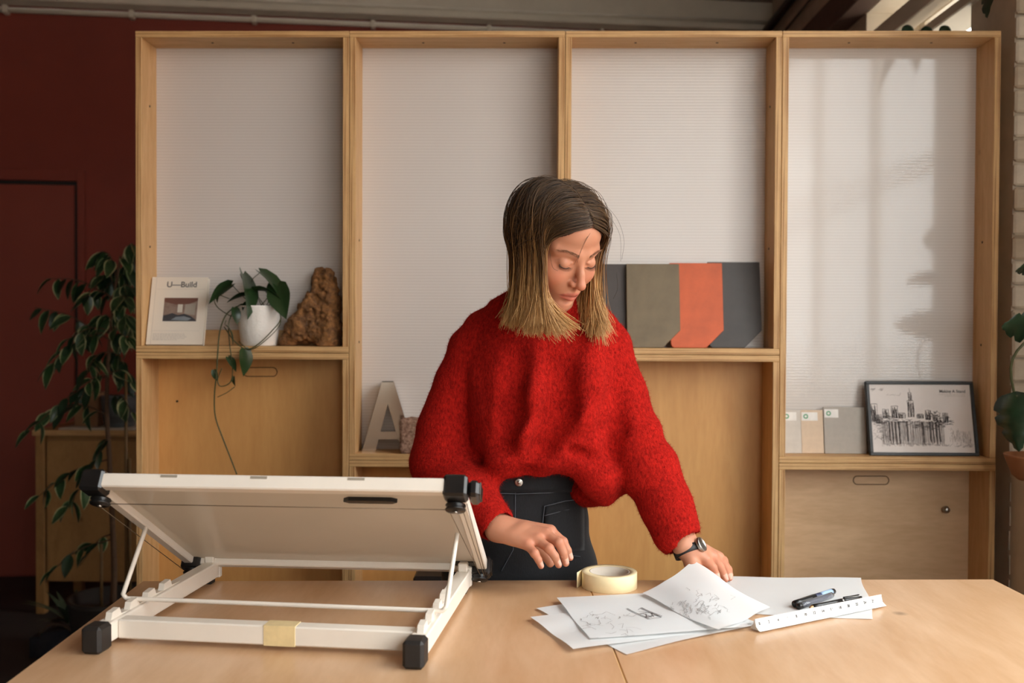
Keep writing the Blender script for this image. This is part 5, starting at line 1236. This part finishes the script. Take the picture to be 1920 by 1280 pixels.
# ---- wristwatch --------------------------------------------------
ad = (wrl-ell_)/np.linalg.norm(wrl-ell_); wc = wrl+ad*.010
dial_dir = np.array([.55, -.25, .62]); dial_dir = dial_dir-ad*(dial_dir@ad); dial_dir /= np.linalg.norm(dial_dir); e2 = np.cross(ad, dial_dir)
wt = link('wristwatch', None, wo) if False else thing('wristwatch', None, None, tuple(wc)); wt.parent = wo; wt.matrix_parent_inverse = WM[wo.name].inverted(); wt.matrix_basis = WM[wt.name]
Vw = []; Fw = []; N = 40
for k in range(N):
    a_ = 2*math.pi*k/N; u_ = dial_dir*math.cos(a_)+e2*math.sin(a_)
    for rr, h_ in ((.0262, -.0075), (.0278, -.0070), (.0278, .0070), (.0262, .0075)): Vw.append(wc+u_*rr+ad*h_)
for k in range(N):
    k2 = (k+1) % N
    for i in range(4): i2 = (i+1) % 4; Fw.append((k*4+i, k*4+i2, k2*4+i2, k2*4+i))
link('strap', mesh('strap', Vw, Fw, plain('black leather strap', srgb(20, 18, 18), .5, 0, .2, 90, .2), True), wt)
WW = Matrix(((ad[0], e2[0], dial_dir[0], wc[0]+dial_dir[0]*.0275), (ad[1], e2[1], dial_dir[1], wc[1]+dial_dir[1]*.0275), (ad[2], e2[2], dial_dir[2], wc[2]+dial_dir[2]*.0275), (0, 0, 0, 1)))
link('watch_case', lathe_me('watch_case', [(.0001, -.001), (.0135, -.001), (.0142, .001), (.0142, .0055), (.0125, .0068), (.0118, .0060)], M['steel'], 32), wt, WW)
link('dial', lathe_me('dial', [(.0001, .0058), (.0119, .0058), (.0119, .0050)], plain('white dial', srgb(232, 230, 224), .2), 32), wt, WW)
V, F = ribbons([[(0, 0, .0061), (.007, .002, .0061)], [(0, 0, .0061), (-.002, -.0055, .0061)]], .0008, (0, 0, 1)); link('watch_hands', mesh('watch_hands', V, F, M['ink']), wt, WW)
# ------------------------------------------------------------------ hair: strands that leave the parting, hug the skull and hang
def skull_push(p, off):
    """keep points outside the skull, face and neck (head-frame ellipsoids), p in world (n,3)"""
    q = ((p-HC)@H3.T)/HS
    for c, r in (((0, -.012, .030), (.073, .094, .081)), ((0, .026, .044), (.065, .063, .055)), ((0, .028, -.030), (.060, .058, .078)), ((0, .045, -.030), (.058, .040, .050))):
        e = (q-np.array(c))/(np.array(r)+off[:, None]); d = np.linalg.norm(e, axis=1); m = d < 1
        q[m] = np.array(c)+(e[m]/d[m][:, None])*(np.array(r)+off[m][:, None])
    p = HC+HS*(q@H3)
    # neck and shoulders
    ab = nk1-nk0; t_ = np.clip(((p-nk0)@ab)/(ab@ab), 0, 1.3); c = nk0+t_[:, None]*ab; v = p-c; d = np.linalg.norm(v, axis=1); R_ = .058+.02*t_+off*.5; m = d < R_; p[m] = c[m]+v[m]/d[m][:, None]*R_[m][:, None]
    return p
def grow(nS, seed, r_root, layer, zend, clump=140):
    g_ = np.random.default_rng(seed)
    # roots: directions over the scalp
    P = []
    while len(P) < nS:
        u = g_.normal(0, 1, 3); u /= np.linalg.norm(u); p = np.array([0, -.012, .030])+u*np.array([.073, .094, .081])
        hl_ = .074-.85*max(0, abs(p[0])-.014)          # forehead hairline
        if p[1] > .03 and p[2] < hl_+.0: continue
        if p[2] < -.018: continue
        if p[1] > -.01 and p[2] < .020: continue
        P.append(p)
    q = np.array(P); part = .004
    nx_ = nS//5; q[:nx_, 0] = part+g_.normal(0, .005, nx_); ang_ = g_.uniform(R(-60), R(62), nx_); q[:nx_, 1] = -.012+.094*np.sin(ang_); q[:nx_, 2] = .030+.081*np.cos(ang_)
    side = np.where(q[:, 0] > part, 1.0, -1.0); side[np.abs(q[:, 0]-part) < .001] = -1
    off = g_.uniform(*layer, nS); p = HC+HS*(q@H3)
    n0 = (q-np.array([0, -.012, .030]))/np.array([.073, .094, .081])**2; n0 /= np.linalg.norm(n0, axis=1)[:, None]
    # combed direction in the head frame: out from the parting, back at the back
    front = np.clip((q[:, 1]+.01)/.07, 0, 1); back = np.clip(-q[:, 1]/.09, 0, 1)
    d = np.stack([side*(1.0-.2*back), -.30*(1-front)+np.where(side < 0, -.16, .06)*front+.15*back, np.full(nS, -.15)], 1)
    d = d-n0*(d*n0).sum(1)[:, None]; d /= np.linalg.norm(d, axis=1)[:, None]; d = d@H3
    step = .0085; K = 46; p = skull_push(p, .001+0*off); out = [p.copy()]; comb = d.copy()
    ze = zend+g_.normal(0, .007, nS); xref = float(at(1010, 618, 1.93)[0])
    alive = np.ones(nS, bool); t0 = .012+.030*front; xlim = float(at(1040, 500, 1.86)[0])+g_.uniform(-.02, .003, nS); ztop = float(at(1060, 452, 1.86)[2])
    for k in range(K):
        t_ = k*step; gw = np.clip((t_-t0)/.09, 0, 1)[:, None]
        d = comb*(1-gw)+np.array([0, 0, -1.0])*(.26+.9*gw)+d*.5
        d /= np.linalg.norm(d, axis=1)[:, None]
        p2 = p+d*step; o_ = .0015+off*np.clip(.40+t_/.06, 0, 1); p2 = skull_push(p2, o_)
        # stay close to the skull while above its widest part
        e_ = ((p2-HC)@H3.T)/HS; c_ = np.array([0, -.012, .030]); r_ = np.array([.073, .094, .081])+o_[:, None]; dd_ = np.linalg.norm((e_-c_)/r_, axis=1)
        pull = np.clip((p2[:, 2]-(HC[2]-.045))/.05, 0, 1)*.7*(dd_ > 1); tgt = c_+(e_-c_)/dd_[:, None]; e_ = e_+(tgt-e_)*pull[:, None]; p2 = HC+HS*(e_@H3)
        # the picture-left curtain clears the face
        w_ = np.clip((ztop-p2[:, 2])/.03, 0, 1)*np.clip((p2[:, 2]-1.36)/.03, 0, 1)*(side < 0); ex_ = np.maximum(0, p2[:, 0]-xlim); p2[:, 0] -= ex_*w_*.6
        # the front lock swings in towards the chin, the back one flares out a little
        lo_ = np.clip((1.395-p2[:, 2])/.07, 0, 1); p2[:, 0] += np.where(side < 0, front*.0036-.0022*(1-front), front*-.0010)*lo_
        d = (p2-p); d /= np.linalg.norm(d, axis=1)[:, None]+1e-9
        zz__ = np.where(side < 0, ze-.27*(p2[:, 0]-xref), ze-.012)
        alive = alive & (p2[:, 2] > zz__); p = np.where(alive[:, None], p2, p); out.append(p.copy())
    S = np.stack(out, 1)                                # nS, K+1, 3
    # clumping towards neighbours, growing to the tips
    ci = g_.integers(0, nS, clump); mid = S[:, 22]; dd = ((mid[:, None]-mid[ci][None])**2).sum(2); nb_ = ci[dd.argmin(1)]
    tt = np.linspace(0, 1, K+1)[None, :, None]; wgt = (.15+.6*g_.random(nS))[:, None, None]*np.clip((tt-.2)/.8, 0, 1)**.8
    S = S*(1-wgt)+S[nb_]*wgt
    # arc-length resample, then wave and flick the ends inwards
    M_ = 26; seg = np.r_['1', np.zeros((nS, 1)), np.cumsum(np.linalg.norm(np.diff(S, axis=1), axis=2), axis=1)]; Ltot = seg[:, -1]; R_ = np.empty((nS, M_, 3))
    for i in range(nS):
        s_ = np.linspace(0, Ltot[i], M_)
        for a_ in range(3): R_[i, :, a_] = np.interp(s_, seg[i], S[i, :, a_])
    for _ in range(2): R_[:, 1:-1] = .5*R_[:, 1:-1]+.25*(R_[:, :-2]+R_[:, 2:])
    u = np.linspace(0, 1, M_)[None, :, None]; cph = (nb_*1.7)[:, None, None]
    R_ += u**1.5*.004*np.concatenate([np.sin(5*u+cph), np.sin(6*u+cph*1.3), 0*u*cph], 2)+u**2*g_.normal(0, .004, (nS, 1, 3))*np.array([1, 1, .3])
    coff = g_.normal(0, 1, (nS, 3))[nb_][:, None, :]*np.array([.006, .005, .010]); R_ += u**2.2*coff
    fl = np.clip((u-.72)/.28, 0, 1)**1.6
    fx = g_.normal(.012, .010, (nS, 1, 1)); R_ += fl*np.concatenate([fx, -.35*np.abs(fx), .15*np.abs(fx)], 2)
    keep = Ltot > .03
    return R_[keep], r_root, side[keep]
def strand_mesh(S, r0, sides=3):
    n, m, _ = S.shape; tn = np.gradient(S, axis=1); tn /= np.linalg.norm(tn, axis=2)[:, :, None]+1e-12
    ref = np.array([.3, -.8, .5]); a_ = np.cross(tn, ref); a_ /= np.linalg.norm(a_, axis=2)[:, :, None]+1e-9; b_ = np.cross(tn, a_)
    rad = (r0*(1-.55*np.linspace(0, 1, m)**3))[None, :, None]; V = []
    for k in range(sides):
        t_ = 2*math.pi*k/sides; V.append(S+rad*(a_*math.cos(t_)+b_*math.sin(t_)))
    V = np.stack(V, 2)                                  # n,m,sides,3
    idx = np.arange(n*m*sides).reshape(n, m, sides); Q = []
    for k in range(sides):
        k2 = (k+1) % sides; Q.append(np.stack([idx[:, :-1, k], idx[:, :-1, k2], idx[:, 1:, k2], idx[:, 1:, k]], -1).reshape(-1, 4))
    u = np.broadcast_to(np.linspace(0, 1, m)[None, :, None], (n, m, sides)); rnd = np.broadcast_to(nrg.random(n)[:, None, None], (n, m, sides))
    return V.reshape(-1, 3), np.vstack(Q), u.ravel(), rnd.ravel()
ZE = float(at(1010, 618, 1.93)[2])
parts_ = [grow(3000, 1, .0011, (.004, .010), ZE+.010, 160), grow(4600, 2, .00062, (.007, .016), ZE, 110), grow(500, 3, .00045, (.014, .024), ZE-.004, 60)]
VV = []; QQ = []; UU = []; RR = []; o0 = 0
for S, r0, sd_ in parts_:
    v, q, u, rr = strand_mesh(S, r0); VV.append(v); QQ.append(q+o0); UU.append(u); RR.append(rr); o0 += len(v)
VV = np.vstack(VV); QQ = np.vstack(QQ); UU = np.concatenate(UU); RR = np.concatenate(RR)
me = big_mesh('hair', VV, QQ, None); attr(me, 'along', UU); attr(me, 'strand', RR)
t = NT('brown hair with blonde ends'); a = t.add('ShaderNodeAttribute', attribute_name='along'); b = t.add('ShaderNodeAttribute', attribute_name='strand')
m1 = t.add('ShaderNodeMath', operation='MULTIPLY_ADD'); m1.inputs[1].default_value = .42; t.l(b.outputs['Fac'], m1.inputs[0]); t.l(a.outputs['Fac'], m1.inputs[2])
c = t.ramp(m1.outputs[0], [(.35, srgb(44, 30, 21)), (.65, srgb(82, 55, 34)), (.92, srgb(164, 116, 66)), (1.0, srgb(206, 160, 102))])
t.col(t.mix(.15, c, t.ramp(b.outputs['Fac'], [(0, srgb(60, 42, 28)), (1, srgb(190, 150, 100))]))); t.set(Roughness=.38); t.b.inputs['Specular IOR Level'].default_value = .3
me.materials.append(t.m); hair_o = link('hair', me, wo)
for P in ([(1112, 428, 1.845), (1098, 452, 1.835), (1086, 478, 1.832), (1076, 496, 1.835)], [(1110, 428, 1.845), (1092, 462, 1.833), (1082, 492, 1.832)], [(1132, 380, 1.93), (1158, 412, 1.95), (1170, 450, 1.95), (1166, 486, 1.95)], [(1140, 400, 1.93), (1162, 440, 1.95), (1164, 490, 1.95)], [(1030, 470, 1.84), (1036, 500, 1.83), (1046, 508, 1.83)], [(1150, 560, 1.95), (1158, 540, 1.95), (1156, 510, 1.95)]):
    tube('hair_wisp', spline([at(*q) for q in P], 6), .0003, t.m, hair_o, 4)
# ------------------------------------------------------------------ rock on the shelf (solid, lumpy)
Kf = Field((-.74, SY-.01, S1-.02), (-.46, SY+.115, S1+.25), .0024); YK = SY+.055
def kp(x, y, Y=YK): return at(x, y, Y)
for A_, B_, ra, rb in (((612, 524, .0), (616, 600, .0), .022, .036), ((606, 530, 0), (572, 606, 0), .020, .036), ((560, 618, 0), (612, 620, 0), .036, .040), ((616, 516, -.012), (622, 570, -.01), .016, .022), ((580, 560, -.02), (560, 610, -.02), .015, .024), ((548, 618, 0), (540, 640, -.005), .022, .022), ((612, 600, -.02), (612, 640, -.01), .028, .036), ((600, 512, .01), (596, 540, .01), .014, .02)):
    Kf.cone(kp(A_[0], A_[1], YK+A_[2]), kp(B_[0], B_[1], YK+B_[2]), ra, rb, .012)
def vnoise(F_, cell, seed):
    g_ = np.random.default_rng(seed); n_ = [int((F_.n[i]*F_.h)/cell)+3 for i in range(3)]; G = g_.normal(0, 1, n_).astype(np.float32); out = G
    for ax in range(3):
        t_ = np.arange(F_.n[ax])*F_.h/cell; i0 = t_.astype(int); u = t_-i0; u = (u*u*(3-2*u)).astype(np.float32); sh = [1, 1, 1]; sh[ax] = -1; u = u.reshape(sh)
        out = np.take(out, i0, ax)*(1-u)+np.take(out, i0+1, ax)*u
    return out
xx, yy, zz_ = np.meshgrid(*Kf.ax, indexing='ij', sparse=True)
Kf.a += .0048*vnoise(Kf, .026, 1)+.0030*vnoise(Kf, .012, 2)+.0014*vnoise(Kf, .006, 3)
xr = SX+MW-TH-.002
Kf.a = np.maximum(Kf.a, np.maximum(S1+.0006-zz_+0*xx+0*yy, np.maximum(xx-xr, yy-(SY+.108)))).astype(np.float32)
VK, QK = Kf.mesh()
t = NT('rusty brown rock'); n = t.noise(22, 8, t.world(), .7, .6); n2 = t.noise(90, 5, t.world(), .7)
cc_ = t.ramp(n.outputs['Fac'], [(.3, srgb(60, 38, 24)), (.45, srgb(104, 66, 34)), (.58, srgb(146, 96, 48)), (.72, srgb(62, 44, 32))])
t.col(t.mix(.35, cc_, t.ramp(n2.outputs['Fac'], [(.35, srgb(40, 28, 22)), (.65, srgb(176, 124, 70))]))); t.set(Roughness=.85); t.bump(n2.outputs['Fac'], .9, .006)
tag(link('rock', big_mesh('rock', VK, QK, t.m)), 'rusty brown pointed rock in the corner of the shelf', 'rock')
